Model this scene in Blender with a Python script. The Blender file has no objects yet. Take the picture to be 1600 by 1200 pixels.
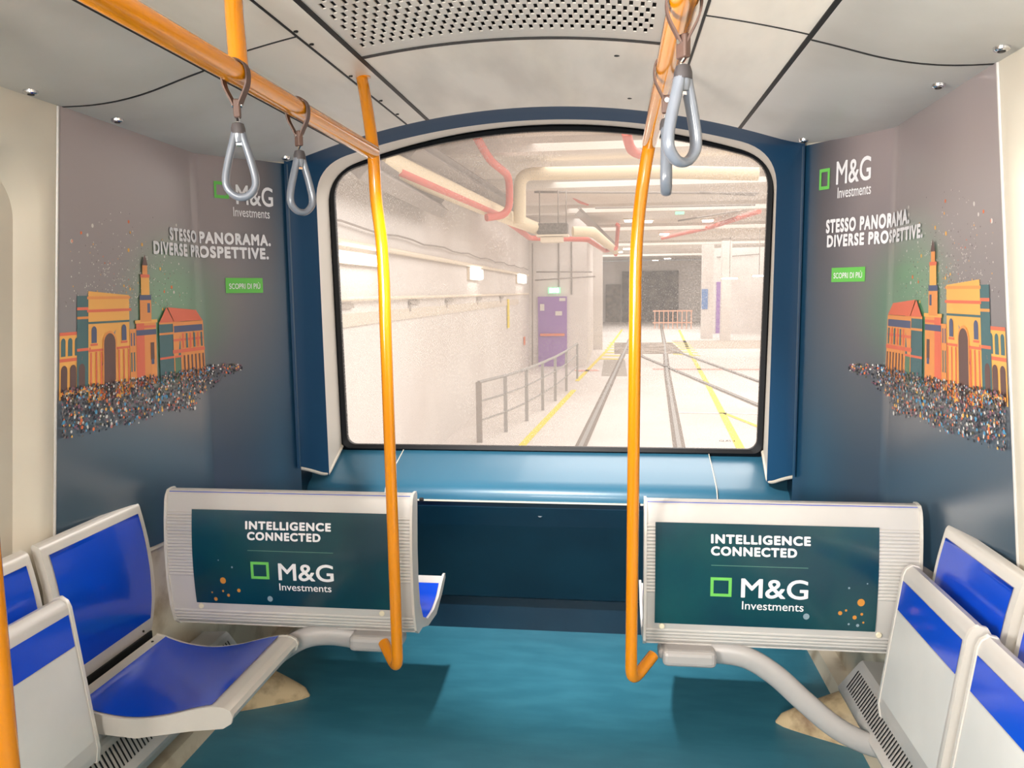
import bpy, bmesh, math, random
from mathutils import Vector, Matrix
random.seed(7)
S = bpy.context.scene
COL = S.collection
PI = math.pi

# ------------------------------------------------------------------ camera
F = 1230.0; VX, VY = 960.0, 455.0; ROLL = .003; CP = Vector((.295, 0, 1.55))
_Y = Vector(((VX-800)/F, -(VY-600)/F, -1)).normalized()
_u = Vector((math.sin(ROLL), math.cos(ROLL), 0)); _Z = (_u-_Y*_u.dot(_Y)).normalized(); _X = _Y.cross(_Z)
RM = Matrix((_X, _Y, _Z))                      # camera axes -> world
cam = bpy.data.cameras.new('camera'); cam.sensor_width = 36; cam.lens = 36*F/1600; cam.clip_start = .02; cam.clip_end = 300
co = bpy.data.objects.new('camera', cam); COL.objects.link(co)
co.matrix_world = Matrix.Translation(CP) @ RM.to_4x4(); S.camera = co
def P(x, y, ax, v):
    """world point seen at pixel (x,y) on the plane axis=v (used for measuring only)"""
    d = RM @ Vector(((x-800)/F, (600-y)/F, -1)); t = (v-CP[ax])/d[ax]
    return CP+d*t

# ------------------------------------------------------------------ light
S.view_settings.view_transform = 'Standard'; S.view_settings.look = 'None'
S.view_settings.exposure = 0.13; S.view_settings.gamma = 1.0; S.view_settings.use_curve_mapping = False
w = bpy.data.worlds.new('world'); S.world = w; w.use_nodes = True
w.node_tree.nodes['Background'].inputs[0].default_value = (1, .95, .9, 1)
w.node_tree.nodes['Background'].inputs[1].default_value = .2
def area(name, loc, rot, sx, sy, e, col=(1, .96, .9)):
    l = bpy.data.lights.new(name, 'AREA'); l.shape = 'RECTANGLE'; l.size = sx; l.size_y = sy; l.energy = e; l.color = col
    o = bpy.data.objects.new(name, l); COL.objects.link(o); o.location = loc; o.rotation_euler = rot; return o
# strip lamp of the car ceiling above, then a fill panel behind the viewer
area('car_strip_and_fill', (0, .1, 2.15), (0, 0, 0), .5, 1.8, 3)
area('car_strip_and_fill', (-.1, -1.5, 1.75), (math.radians(97), 0, 0), .8, .5, 70)  # upright panel below the ceiling, added to lift walls and ceiling
# fill light added inside the solid left wall to brighten the right side
sw = area('side_fill_light', (-1.12, -.15, 1.55), (math.radians(95), 0, math.radians(-70)), .8, .6, 88)
sw.data.spread = math.radians(120)
sp = bpy.data.lights.new('car_spot_lamp', 'SPOT'); sp.energy = 350; sp.spot_size = math.radians(60); sp.spot_blend = .85; sp.shadow_soft_size = .035; sp.color = (1, .97, .93)
so = bpy.data.objects.new('car_spot_lamp', sp); COL.objects.link(so); so.location = (-.12, 1.69, 2.18)
so.rotation_euler = (Vector((.15, 3.7, .42))-so.location).to_track_quat('-Z', 'Y').to_euler()
# the lamps of the depot hall
area('hall_lamp', (3.5, 16, 3.9), (0, 0, 0), 9, 20, 920, (1, .98, .96))
area('hall_lamp', (4, 42, 3.9), (0, 0, 0), 12, 26, 1500, (1, .98, .96))
area('hall_lamp', (1.2, 6.2, 3.8), (0, 0, 0), 3.5, 3, 180, (1, .98, .96))

# ------------------------------------------------------------------ materials
def lin(c): return tuple((x/255/12.92 if x/255 <= .04045 else ((x/255+.055)/1.055)**2.4) for x in c)+(1,)
MC = {}
def mat(name, c, rough=.5, metal=0, c2=None, scale=4, emit=0, coat=0, bump=0, bscale=200, stretch=(1, 1, 1), spec=.5, lo=.4, hi=.65):
    if name in MC: return MC[name]
    m = bpy.data.materials.new(name); m.use_nodes = True; nt = m.node_tree; b = nt.nodes['Principled BSDF']
    b.inputs['Base Color'].default_value = lin(c); b.inputs['Roughness'].default_value = rough; b.inputs['Metallic'].default_value = metal
    b.inputs['Coat Weight'].default_value = coat; b.inputs['Coat Roughness'].default_value = .08; b.inputs['Specular IOR Level'].default_value = spec
    if c2 or bump:
        tc = nt.nodes.new('ShaderNodeTexCoord'); mp = nt.nodes.new('ShaderNodeMapping'); mp.inputs['Scale'].default_value = stretch
        nt.links.new(tc.outputs['Object'], mp.inputs['Vector'])
    if c2:
        n = nt.nodes.new('ShaderNodeTexNoise'); n.inputs['Scale'].default_value = scale; n.inputs['Detail'].default_value = 5
        nt.links.new(mp.outputs[0], n.inputs['Vector'])
        r = nt.nodes.new('ShaderNodeValToRGB'); r.color_ramp.elements[0].position = lo; r.color_ramp.elements[1].position = hi
        r.color_ramp.elements[0].color = lin(c); r.color_ramp.elements[1].color = lin(c2)
        nt.links.new(n.outputs['Fac'], r.inputs[0]); nt.links.new(r.outputs[0], b.inputs['Base Color'])
    if bump:
        n = nt.nodes.new('ShaderNodeTexNoise'); n.inputs['Scale'].default_value = bscale
        bp = nt.nodes.new('ShaderNodeBump'); bp.inputs['Strength'].default_value = bump; bp.inputs['Distance'].default_value = .002
        nt.links.new(mp.outputs[0], n.inputs['Vector']); nt.links.new(n.outputs['Fac'], bp.inputs['Height']); nt.links.new(bp.outputs[0], b.inputs['Normal'])
    if emit:
        b.inputs['Emission Color'].default_value = lin(c); b.inputs['Emission Strength'].default_value = emit
    MC[name] = m; return m
M_ceil = mat('ceiling_panel', (236, 228, 216), .42, 0, (218, 210, 198), 2.2, stretch=(3, .8, 1), coat=.15)
M_ceil2 = mat('ceiling_outer_panel', (212, 208, 202), .45, 0, (196, 191, 183), 2, coat=.1)
M_gap = mat('black_gap', (14, 14, 15), .6)
M_white = mat('white_grp', (206, 198, 182), .4, 0, (196, 187, 172), 2)
M_cream = mat('cream_skirting', (214, 202, 180), .5, 0, (170, 150, 122), 9, lo=.5, hi=.75)
M_navy = mat('navy_film', (22, 64, 96), .55, spec=.2)
M_dark = mat('navy_panel', (12, 44, 62), .3, 0, (10, 36, 54), 3)
M_teal = mat('teal_film', (42, 92, 116), .35, coat=.15)
M_grey = mat('grey_reveal', (222, 214, 202), .5)
M_rub = mat('black_rubber', (9, 10, 14), .5, spec=.2)
M_floor = mat('teal_floor', (54, 120, 142), .38, 0, (62, 130, 152), 5, bump=.25, bscale=500, stretch=(1, 3, 1))
M_yel = mat('yellow_enamel', (214, 132, 4), .14, coat=.5)
M_blue = mat('blue_seat', (0, 66, 196), .2, coat=.35)
M_alu = mat('grey_shell', (200, 196, 192), .38, .1, (190, 186, 182), 3)
M_alu2 = mat('grey_shell_light', (208, 203, 196), .3, .1)
M_arm = mat('arm_paint', (176, 172, 170), .4, .1)
M_chr = mat('chrome', (220, 220, 222), .12, 1)
M_strap = mat('brown_strap', (84, 62, 54), .55)
M_cap = mat('handle_cap', (62, 58, 60), .5)
M_hand = mat('handle_plastic', (98, 104, 114), .28, 0, (110, 116, 126), 9, coat=.3)
M_txt = mat('white_print', (232, 230, 232), .5)
M_grn = mat('green_print', (104, 190, 84), .5)
M_scr = mat('dark_screw', (40, 36, 34), .4, .6)
M_ad = mat('advert_teal', (6, 52, 66), .26, 0, (8, 66, 72), 3, coat=.3)

# ------------------------------------------------------------------ helpers
def link(name, me, m, parent=None):
    o = bpy.data.objects.new(name, me); COL.objects.link(o)
    if m is not None:
        for q in (m if isinstance(m, (list, tuple)) else [m]): me.materials.append(q)
    if parent: o.parent = parent; o.matrix_parent_inverse = parent.matrix_world.inverted()
    return o
def thing(name, label, cat, loc=(0, 0, 0), group=None):
    o = bpy.data.objects.new(name, None); COL.objects.link(o); o.location = loc; o.empty_display_size = .1
    o.matrix_world = Matrix.Translation(loc)
    o['label'] = label; o['category'] = cat
    if group: o['group'] = group
    return o
def tag(o, label, cat, group=None, kind=None):
    o['label'] = label; o['category'] = cat
    if group: o['group'] = group
    if kind: o['kind'] = kind
    return o
def struct(o, label=None):
    o['kind'] = 'structure'
    if label: o['label'] = label
    return o
class MB:
    """collects shapes; build() links ONE mesh object"""
    def __init__(s): s.bm = bmesh.new(); s.mi = 0
    def face(s, pts, mi=None):
        vs = [s.bm.verts.new(p) for p in pts]
        f = s.bm.faces.new(vs); f.material_index = s.mi if mi is None else mi; return f
    def box(s, c, d, bev=0, rot=None):
        b = bmesh.new(); bmesh.ops.create_cube(b, size=1)
        bmesh.ops.scale(b, vec=d, verts=b.verts)
        if bev: bmesh.ops.bevel(b, geom=b.edges[:], offset=bev, segments=3, profile=.5, affect='EDGES')
        if rot is not None: bmesh.ops.transform(b, matrix=rot.to_4x4(), verts=b.verts)
        bmesh.ops.translate(b, vec=c, verts=b.verts); s._join(b); return s
    def _join(s, b):
        vm = {v: s.bm.verts.new(v.co) for v in b.verts}
        for f in b.faces:
            g = s.bm.faces.new([vm[v] for v in f.verts]); g.material_index = s.mi; g.smooth = f.smooth
        b.free()
    def grid(s, rows, closed=False, cap=False, smooth=True):
        V = [[s.bm.verts.new(p) for p in r] for r in rows]; n = len(rows[0])
        for i in range(len(V)-1):
            for j in range(n if closed else n-1):
                k = (j+1) % n
                f = s.bm.faces.new((V[i][j], V[i][k], V[i+1][k], V[i+1][j])); f.material_index = s.mi; f.smooth = smooth
        if cap:
            for r in (V[0], V[-1]):
                f = s.bm.faces.new(r); f.material_index = s.mi
        return s
    def tube(s, pts, r, n=16, cap=True, ry=None, up=None, rads=None):
        pts = [Vector(p) for p in pts]; rows = []
        prev = None
        for i, p in enumerate(pts):
            t = (pts[min(i+1, len(pts)-1)]-pts[max(i-1, 0)]).normalized()
            if prev is None:
                a = Vector(up) if up else (Vector((0, 0, 1)) if abs(t.z) < .9 else Vector((1, 0, 0)))
            else: a = prev
            a = (a-t*a.dot(t)).normalized(); b = t.cross(a); prev = a
            k = rads[i] if rads else 1
            rows.append([p+(a*(ry or r)*math.sin(q)+b*r*math.cos(q))*k for q in [2*PI*j/n for j in range(n)]])
        return s.grid(rows, True, cap)
    def disc(s, c, nrm, r, th, n=20):
        nrm = Vector(nrm).normalized(); c = Vector(c)
        return s.tube([c, c+nrm*th*.7, c+nrm*th], r, n, rads=[1, 1, .8])
    def prism(s, prof, ax, a, b, smooth=False, bev=0):
        """2-D profile (list) extruded along axis ax from a to b. ax 0: prof=(y,z); 1: (x,z); 2: (x,y)"""
        def q(p, v):
            l = list(p); l.insert(ax, v); return Vector(l)
        s.grid([[q(p, a) for p in prof], [q(p, b) for p in prof]], True, False, smooth)
        for v in (a, b):
            f = s.bm.faces.new([s.bm.verts.new(q(p, v)) for p in prof]); f.material_index = s.mi
        return s
    def build(s, name, m, parent=None, sharp=40):
        bmesh.ops.remove_doubles(s.bm, verts=s.bm.verts, dist=1e-6)
        bmesh.ops.recalc_face_normals(s.bm, faces=s.bm.faces)
        for e in s.bm.edges:
            if len(e.link_faces) == 2 and e.calc_face_angle(0) > math.radians(sharp): e.smooth = False
        me = bpy.data.meshes.new(name); s.bm.to_mesh(me); s.bm.free()
        return link(name, me, m, parent)
def smooth_path(ctrl, n=8, closed=False):
    c = [Vector(p) for p in ctrl]; out = []
    N = len(c)
    for i in range(N if closed else N-1):
        if closed: p = [c[(i-1) % N], c[i], c[(i+1) % N], c[(i+2) % N]]
        else: p = [c[max(i-1, 0)], c[i], c[i+1], c[min(i+2, N-1)]]
        for k in range(n):
            t = k/n
            out.append(.5*((2*p[1])+(-p[0]+p[2])*t+(2*p[0]-5*p[1]+4*p[2]-p[3])*t*t+(-p[0]+3*p[1]-3*p[2]+p[3])*t**3))
    if not closed: out.append(c[-1])
    return out
def fillet(pts, r, n=8):
    pts = [Vector(p) for p in pts]; out = [pts[0]]
    for i in range(1, len(pts)-1):
        a, b, c = pts[i-1], pts[i], pts[i+1]
        d1 = (a-b); d2 = (c-b); k = min(r, d1.length*.49, d2.length*.49)
        p, q = b+d1.normalized()*k, b+d2.normalized()*k
        for j in range(n+1):
            t = j/n; out.append(p*(1-t)**2+b*2*t*(1-t)+q*t*t)
    out.append(pts[-1]); return out
def copy_tree(o, parent=None, loc=None):
    c = o.copy(); COL.objects.link(c)
    if parent: c.parent = parent; c.matrix_parent_inverse = o.matrix_parent_inverse.copy()
    for ch in [x for x in bpy.data.objects if x.parent == o]: copy_tree(ch, c)
    if loc is not None: c.location = loc
    return c
def text_mesh(txt, bold=0.0, bev=0.0, sc_=1.0):
    cu = bpy.data.curves.new('t', 'FONT'); cu.body = txt; cu.offset = bold; cu.space_character = sc_; cu.resolution_u = 5
    o = bpy.data.objects.new('t', cu); COL.objects.link(o)
    bpy.context.view_layer.update()
    me = bpy.data.meshes.new_from_object(o.evaluated_get(bpy.context.evaluated_depsgraph_get()))
    bpy.data.objects.remove(o); bpy.data.curves.remove(cu); return me
def lettering(name, txt, box, fn, m, parent, bold=.012, depth=.0012, ref=None):
    """text fitted into box (a0,b0,a1,b1) in surface coordinates; fn(a,b,off)->world. bold = stroke growth"""
    me = text_mesh(txt, 0, 0, 1+bold*(3.4 if bold > .03 else .8))
    co_ = [v.co.copy() for v in me.vertices]; fs = [list(p.vertices) for p in me.polygons]; bpy.data.meshes.remove(me)
    xs = [v.x for v in co_]; ys = [v.y for v in co_]
    x0, x1, y0, y1 = min(xs)-bold, max(xs)+bold, min(ys)-bold, max(ys)+bold
    a0, b0, a1, b1 = box
    sh = [(0, 0)] if bold <= 0 else [(0, 0), (bold, 0), (-bold, 0), (0, bold), (0, -bold), (bold*.75, bold*.75), (-bold*.75, bold*.75), (bold*.75, -bold*.75), (-bold*.75, -bold*.75)]
    V = []; Fc = []
    for i, (dx, dy) in enumerate(sh):
        k = len(V)
        for v in co_:
            a = a0+(v.x+dx-x0)/(x1-x0)*(a1-a0); b = b0+(v.y+dy-y0)/(y1-y0)*(b1-b0)
            V.append(fn(a, b, depth+i*.00004))
        Fc += [[q+k for q in f] for f in fs]
    me = bpy.data.meshes.new(name); me.from_pydata(V, [], Fc); me.update()
    return link(name, me, m, parent)

def arch(x):
    x = abs(x)
    if x < .85: return 2.223-.19*x*x
    t = min(x-.85, .244); return 2.0857-.323*t+.661*t*t

# ------------------------------------------------------------------ floor and side walls
def wx(z): return 1.14+(2.05-z)*.095            # half width of the car at the door pillar
mb = MB(); mb.box((0, .9, -.02), (2.6, 5.2, .04)); o = mb.build('floor', M_floor); struct(o)
def wall_pt(side, u, z, off=0.0):
    """u: distance from the wall fold, + towards the front, - towards the doors; z height; off: into the car"""
    if u >= 0:
        k = u/.375; X = 1.165-.21*k; Y = 2.66+.31*k; nx, ny = .31/.375, .21/.375
        return Vector((side*(X-off*nx), Y-off*ny, z))
    s = 1+u/.71; X = wx(z)+(1.165-wx(z))*s
    return Vector((side*(X-off), 1.95+.71*s, z))
def poster_material():
    m = bpy.data.materials.new('wall_film'); m.use_nodes = True; nt = m.node_tree; b = nt.nodes['Principled BSDF']
    N = nt.nodes.new; L = nt.links.new
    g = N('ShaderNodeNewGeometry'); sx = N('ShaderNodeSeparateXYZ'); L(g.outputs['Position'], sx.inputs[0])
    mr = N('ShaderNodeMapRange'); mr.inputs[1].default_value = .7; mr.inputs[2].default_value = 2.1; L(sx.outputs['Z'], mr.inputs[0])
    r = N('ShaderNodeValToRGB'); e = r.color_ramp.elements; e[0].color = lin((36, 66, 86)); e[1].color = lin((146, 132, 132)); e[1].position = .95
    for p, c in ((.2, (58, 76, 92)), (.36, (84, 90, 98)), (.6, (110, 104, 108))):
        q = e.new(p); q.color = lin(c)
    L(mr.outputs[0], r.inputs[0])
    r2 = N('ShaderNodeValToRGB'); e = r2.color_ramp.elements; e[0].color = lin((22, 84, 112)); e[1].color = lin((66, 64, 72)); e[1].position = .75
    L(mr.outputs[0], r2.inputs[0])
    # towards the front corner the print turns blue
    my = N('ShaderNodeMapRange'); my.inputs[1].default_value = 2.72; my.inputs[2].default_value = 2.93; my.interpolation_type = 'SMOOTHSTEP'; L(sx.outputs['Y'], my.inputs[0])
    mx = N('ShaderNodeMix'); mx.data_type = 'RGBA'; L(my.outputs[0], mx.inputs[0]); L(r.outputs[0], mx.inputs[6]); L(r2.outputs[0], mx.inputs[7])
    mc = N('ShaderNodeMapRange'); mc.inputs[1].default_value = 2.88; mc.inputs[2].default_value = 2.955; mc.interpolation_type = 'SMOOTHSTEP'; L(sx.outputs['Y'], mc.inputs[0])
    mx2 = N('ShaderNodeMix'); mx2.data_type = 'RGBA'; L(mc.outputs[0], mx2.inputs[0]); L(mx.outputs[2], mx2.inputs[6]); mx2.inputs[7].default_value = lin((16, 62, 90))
    # printed green cloud round the buildings
    cb = N('ShaderNodeCombineXYZ'); L(sx.outputs['Y'], cb.inputs[0]); L(sx.outputs['Z'], cb.inputs[1])
    vm = N('ShaderNodeVectorMath'); vm.operation = 'DISTANCE'; vm.inputs[1].default_value = (2.47, 1.5, 0); L(cb.outputs[0], vm.inputs[0])
    mg = N('ShaderNodeMapRange'); mg.inputs[1].default_value = .06; mg.inputs[2].default_value = .33; mg.inputs[3].default_value = .75; mg.inputs[4].default_value = 0; mg.interpolation_type = 'SMOOTHSTEP'; L(vm.outputs['Value'], mg.inputs[0])
    mx3 = N('ShaderNodeMix'); mx3.data_type = 'RGBA'; L(mg.outputs[0], mx3.inputs[0]); L(mx2.outputs[2], mx3.inputs[6]); mx3.inputs[7].default_value = lin((70, 150, 100))
    L(mx3.outputs[2], b.inputs['Base Color']); b.inputs['Roughness'].default_value = .42; b.inputs['Coat Weight'].default_value = 1; b.inputs['Coat Roughness'].default_value = .28; b.inputs['Coat IOR'].default_value = 1.9
    return m
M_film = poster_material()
side_name = {-1: 'left', 1: 'right'}
for sd in (-1, 1):
    nm = side_name[sd]
    # cream lower wall and white pillar wall with rounded recess
    mb = MB()
    us_ = [-.71+.71*i/8 for i in range(9)]
    top = [wall_pt(sd, u, .735)+Vector((sd*.012, 0, 0)) for u in us_]+[Vector((sd*1.178, y, .735)) for y in (2.8, 3.0, 3.25, 3.5)]
    bot = [Vector((sd*max(1.205, abs(p.x)+.02), p.y, 0)) for p in top]
    mb.grid([top, [a*.5+b*.5+Vector((sd*.012, 0, 0)) for a, b in zip(top, bot)], bot])
    mb.face([(sd*.95, 2.975, .732), (sd*1.165, 2.66, .732), (sd*1.24, 2.66, .732), (sd*1.24, 3.12, .732), (sd*.95, 3.12, .732)])
    low = mb.build('wall_'+nm+'_lower', M_cream); struct(low)
    # door-side wall: outer sheet around a rounded opening, inset reveal and leaf
    ya, yb, z0, z1 = .55, 1.905, .35, 1.925; r = .13
    inner = []
    for cx, cz, a0 in ((yb-r, z1-r, 0), (ya+r, z1-r, 90), (ya+r, z0+r, 180), (yb-r, z0+r, 270)):
        for k in range(13):
            a = math.radians(a0+90*k/12); inner.append((cx+r*math.cos(a), cz+r*math.sin(a)))
    def to_outer(p):
        y, z = p; cy, cz = (ya+yb)/2, (z0+z1)/2; Y0, Y1, Z0, Z1 = -1.7, 1.95, 0, 2.05
        dy, dz = y-cy, z-cz; t = 1e9
        if dy: t = min(t, ((Y1 if dy > 0 else Y0)-cy)/dy)
        if dz: t = min(t, ((Z1 if dz > 0 else Z0)-cz)/dz)
        return (cy+dy*t, cz+dz*t)
    # corners of the outer rectangle are inserted by fanning through a fine path
    mb = MB(); rings = []
    outer = [to_outer(p) for p in inner]
    def W(p, off): return Vector((sd*(wx(p[1])+off), p[0], p[1]))
    mids = [((a[0]*.5+b[0]*.5), (a[1]*.5+b[1]*.5)) for a, b in zip(inner, outer)]
    mb.grid([[W(p, 0) for p in outer], [W(p, 0) for p in mids], [W(p, 0) for p in inner]], True)
    for cyz in ((1.95, 2.05), (1.95, 0), (-1.7, 2.05), (-1.7, 0)):
        # fill the outer corner triangle
        k = min(range(len(outer)), key=lambda i: (outer[i][0]-cyz[0])**2+(outer[i][1]-cyz[1])**2)
        for d in (-1, 1):
            j = (k+d) % len(outer)
            mb.face([W(outer[k], 0), W(outer[j], 0), W(cyz, 0)])
    dep = [(0, 0), (.012, .014), (.03, .034), (.052, .05)]
    rows = []
    cy, cz = (ya+yb)/2, (z0+z1)/2
    for of, ins in dep:
        rows.append([W((p[0]-(ins if p[0] > cy else -ins), p[1]-(ins if p[1] > cz else -ins)), of) for p in inner])
    mb.grid(rows, True)
    mb.face(rows[-1])
    o = mb.build('wall_'+nm, M_white); struct(o)
    mb = MB()     # slim aluminium edging where film meets pillar
    mb.tube([(sd*(wx(z)-.002), 1.945, z) for z in (2.045, 1.6, 1.2, .8, .4)], .004, 8); mb.build('edging_strip', M_alu, o)
    # printed film wall
    th = .004
    adv = thing('wall_advert', ('grey and teal wall advert on the left wall, orange buildings beside the white pillar' if sd < 0 else
                 'paler wall advert on the right wall, mirror of the other, lit from across'), 'advert', (sd*1.15, 2.5, .735))
    us = [-.71+.71*i/14 for i in range(15)]+[.012]+[.375*i/10 for i in range(1, 11)]
    zs = [.735+(2.05-.735)*j/14 for j in range(15)]
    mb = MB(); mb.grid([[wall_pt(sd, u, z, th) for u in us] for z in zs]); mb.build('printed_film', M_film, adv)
    mb = MB(); mb.grid([[wall_pt(sd, u, z, .0) for u in us] for z in (.72, 2.06)]); struct(mb.build('wall_'+nm+'_front', M_white))
    def fn(a, b, off, sd=sd): return wall_pt(sd, a*(-sd), b, th+off+.0012)
    def fw(k):       # the film stretches round the softly rounded fold
        return lambda a, b, off: fn(a if a < 0 else a*k, b, off)    # a grows in reading direction
    # layout given for the left wall as u; on the right wall the texts run the other way
    if sd < 0:
        sq = (.066, 1.899, .122, 1.958); mg = (.150, 1.882, .302, 1.954); inv = (.136, 1.838, .285, 1.872)
        t1 = (-.192, 1.735, .284, 1.778); t2 = (-.286, 1.685, .273, 1.728); bt = (.091, 1.560, .242, 1.615); bx = (.104, 1.575, .230, 1.600)
    else:
        sq = (-.292, 1.888, -.248, 1.958); mg = (-.220, 1.897, -.083, 1.975); inv = (-.212, 1.852, -.080, 1.888)
        t1 = (-.256, 1.738, .160/1.75, 1.785); t2 = (-.250, 1.690, .262/1.5, 1.732); bt = (-.226, 1.572, -.090, 1.620); bx = (-.216, 1.584, -.101, 1.608)
    mb = MB(); a0, b0, a1, b1 = sq; q = .011
    for A in ((a0, b0, a1, b0+q), (a0, b1-q, a1, b1), (a0, b0+q, a0+q*.8, b1-q), (a1-q*.8, b0+q, a1, b1-q)):
        mb.face([fn(A[0], A[1], .001), fn(A[2], A[1], .001), fn(A[2], A[3], .001), fn(A[0], A[3], .001)])
    mb.build('logo_square', M_grn, adv)
    lettering('brand_lettering', 'M&G', mg, fn, M_txt, adv, .013)
    lettering('small_lettering', 'Investments', inv, fn, M_txt, adv, .008)
    lettering('headline', 'STESSO PANORAMA.', t1, fn if sd < 0 else fw(1.75), M_txt, adv, .05)
    lettering('headline', 'DIVERSE PROSPETTIVE.', t2, fn if sd < 0 else fw(1.5), M_txt, adv, .05)
    mb = MB(); mb.face([fn(bt[0], bt[1], .001), fn(bt[2], bt[1], .001), fn(bt[2], bt[3], .001), fn(bt[0], bt[3], .001)]); btn = mb.build('green_button', M_grn, adv)
    lettering('button_lettering', 'SCOPRI DI PIÙ', bx, fn, M_txt, btn, .01, .002)
    # ---- illustration (generic toy city), drawn in u,z
    IM = [mat('print_orange', (232, 150, 84), .45), mat('print_coral', (226, 112, 84), .45), mat('print_amber', (240, 176, 92), .45), mat('print_teal', (74, 108, 112), .45),
          mat('print_shadow', (104, 78, 74), .45), mat('print_slate', (84, 92, 122), .45), mat('print_green', (96, 128, 100), .45)]
    OR, CO, AM, TE, SH, SL, GR = range(7)
    mb = MB(); lay = [0]
    def R(u0, z0, u1, z1, c, sk=0.0):
        lay[0] += 1; d = .0006+.00006*lay[0]
        pts = []
        mb.face([wall_pt(sd, u0, z0, th+d), wall_pt(sd, u1, z0, th+d), wall_pt(sd, u1, z1+sk, th+d), wall_pt(sd, u0, z1, th+d)], c)
    def A(u0, z0, u1, z1, c):       # arched opening
        lay[0] += 1; d = .0006+.00006*lay[0]; r = (u1-u0)/2; cu = (u0+u1)/2
        N = 10; top = lambda u: z1-r*1.2+r*1.2*math.sqrt(max(0, 1-((u-cu)/r)**2)); us = [cu-r*math.cos(PI*k/N) for k in range(N+1)]
        for p, q in zip(us, us[1:]): mb.face([wall_pt(sd, p, z0, th+d), wall_pt(sd, q, z0, th+d), wall_pt(sd, q, top(q), th+d), wall_pt(sd, p, top(p)+1e-5, th+d)], c)
    zb = 1.27
    # wing with colonnades
    R(-.705, zb, -.60, 1.450, AM); R(-.705, 1.447, -.60, 1.456, CO); R(-.705, 1.375, -.60, 1.384, CO)
    for k in range(4): A(-.70+.026*k, 1.39, -.683+.026*k, 1.44, TE)
    for k in range(3): A(-.70+.034*k, zb, -.676+.034*k, 1.365, SH)
    # the great arch block
    R(-.64, zb, -.585, 1.555, TE); R(-.64, 1.515, -.585, 1.523, CO); R(-.64, 1.49, -.585, 1.497, OR); R(-.64, 1.40, -.585, 1.408, CO)
    R(-.595, zb-.02, -.415, 1.568, AM, -.012); R(-.60, 1.508, -.405, 1.516, CO); R(-.60, 1.545, -.41, 1.553, OR); R(-.595, 1.475, -.415, 1.481, TE); R(-.595, 1.395, -.415, 1.402, CO)
    A(-.535, zb-.02, -.475, 1.452, OR); A(-.53, zb-.02, -.48, 1.445, SH)
    for uu in (-.583, -.452): A(uu, 1.42, uu+.022, 1.468, SL); R(uu-.004, 1.412, uu+.026, 1.418, CO)
    for uu in (-.588, -.566, -.545, -.468, -.446, -.425): R(uu, zb-.02, uu+.006, 1.393, CO)
    # link
    R(-.415, zb, -.372, 1.452, OR)
    for k in range(3): R(-.411+.013*k, 1.40, -.405+.013*k, 1.44, SL); R(-.411+.013*k, 1.32, -.405+.013*k, 1.38, TE)
    # tower
    R(-.385, zb, -.285, 1.472, OR); R(-.385, zb, -.345, 1.472, CO); R(-.39, 1.468, -.278, 1.478, AM); R(-.385, 1.43, -.285, 1.447, SL); R(-.385, 1.452, -.285, 1.460, CO)
    R(-.315, 1.35, -.297, 1.405, SH); R(-.372, 1.35, -.356, 1.40, CO); R(-.313, 1.335, -.299, 1.352, SL)
    R(-.365, 1.472, -.308, 1.545, OR); R(-.366, 1.54, -.307, 1.556, SL); R(-.328, 1.50, -.314, 1.53, SL)
    R(-.358, 1.556, -.315, 1.615, AM); R(-.360, 1.61, -.313, 1.62, CO); R(-.35, 1.62, -.324, 1.648, OR)
    mb.face([wall_pt(sd, -.352, 1.648, th+.0045), wall_pt(sd, -.322, 1.648, th+.0045), wall_pt(sd, -.337, 1.682, th+.0045)], SH)
    # right-hand palace
    R(-.27, zb, -.155, 1.46, TE); R(-.27, 1.46, -.15, 1.468, OR); R(-.27, 1.425, -.15, 1.432, OR); R(-.27, 1.345, -.15, 1.352, CO)
    R(-.195, zb, -.015, 1.465, OR); R(-.19, 1.43, -.02, 1.452, SL); R(-.195, 1.40, -.018, 1.408, CO); R(-.2, 1.36, -.012, 1.372, CO); R(-.19, zb, -.16, 1.345, GR)
    for k in range(6): R(-.145+.022*k, 1.375, -.135+.022*k, 1.425, TE if k % 2 else CO); R(-.14+.022*k, zb, -.132+.022*k, 1.35, SH)
    for a, b_, t in ((-.27, -.19, 1.515), (-.10, -.02, 1.505)):
        lay[0] += 1; d = .0008+.00006*lay[0]
        mb.face([wall_pt(sd, a, 1.466, th+d), wall_pt(sd, b_, 1.466, th+d), wall_pt(sd, (a+b_)/2, t, th+d)], CO)
    mb.face([wall_pt(sd, -.225, 1.515, th+.0062), wall_pt(sd, -.19, 1.466, th+.0062), wall_pt(sd, -.1, 1.466, th+.0062), wall_pt(sd, -.065, 1.503, th+.0062)], CO)
    # fence in front
    R(-.705, 1.282, -.60, 1.292, AM)
    mb.build('city_illustration', IM, adv)
    # crowd and confetti: printed dots
    DM = [mat('dot_%s' % n, c, .5) for n, c in (('white', (214, 210, 205)), ('dark', (46, 44, 52)), ('grey', (120, 112, 112)), ('blue', (84, 150, 190)), ('orange', (232, 120, 70)), ('amber', (236, 180, 90)), ('mauve', (140, 96, 110)), ('olive', (84, 84, 70)))]
    mb = MB(); rnd = random.Random(3)
    def dot(u, z, r, c, d):
        if u < -.70: return
        mb.face([wall_pt(sd, u+r*math.cos(a)*.85, z+r*math.sin(a), th+d) for a in [2*PI*k/7 for k in range(7)]], c)
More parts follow.
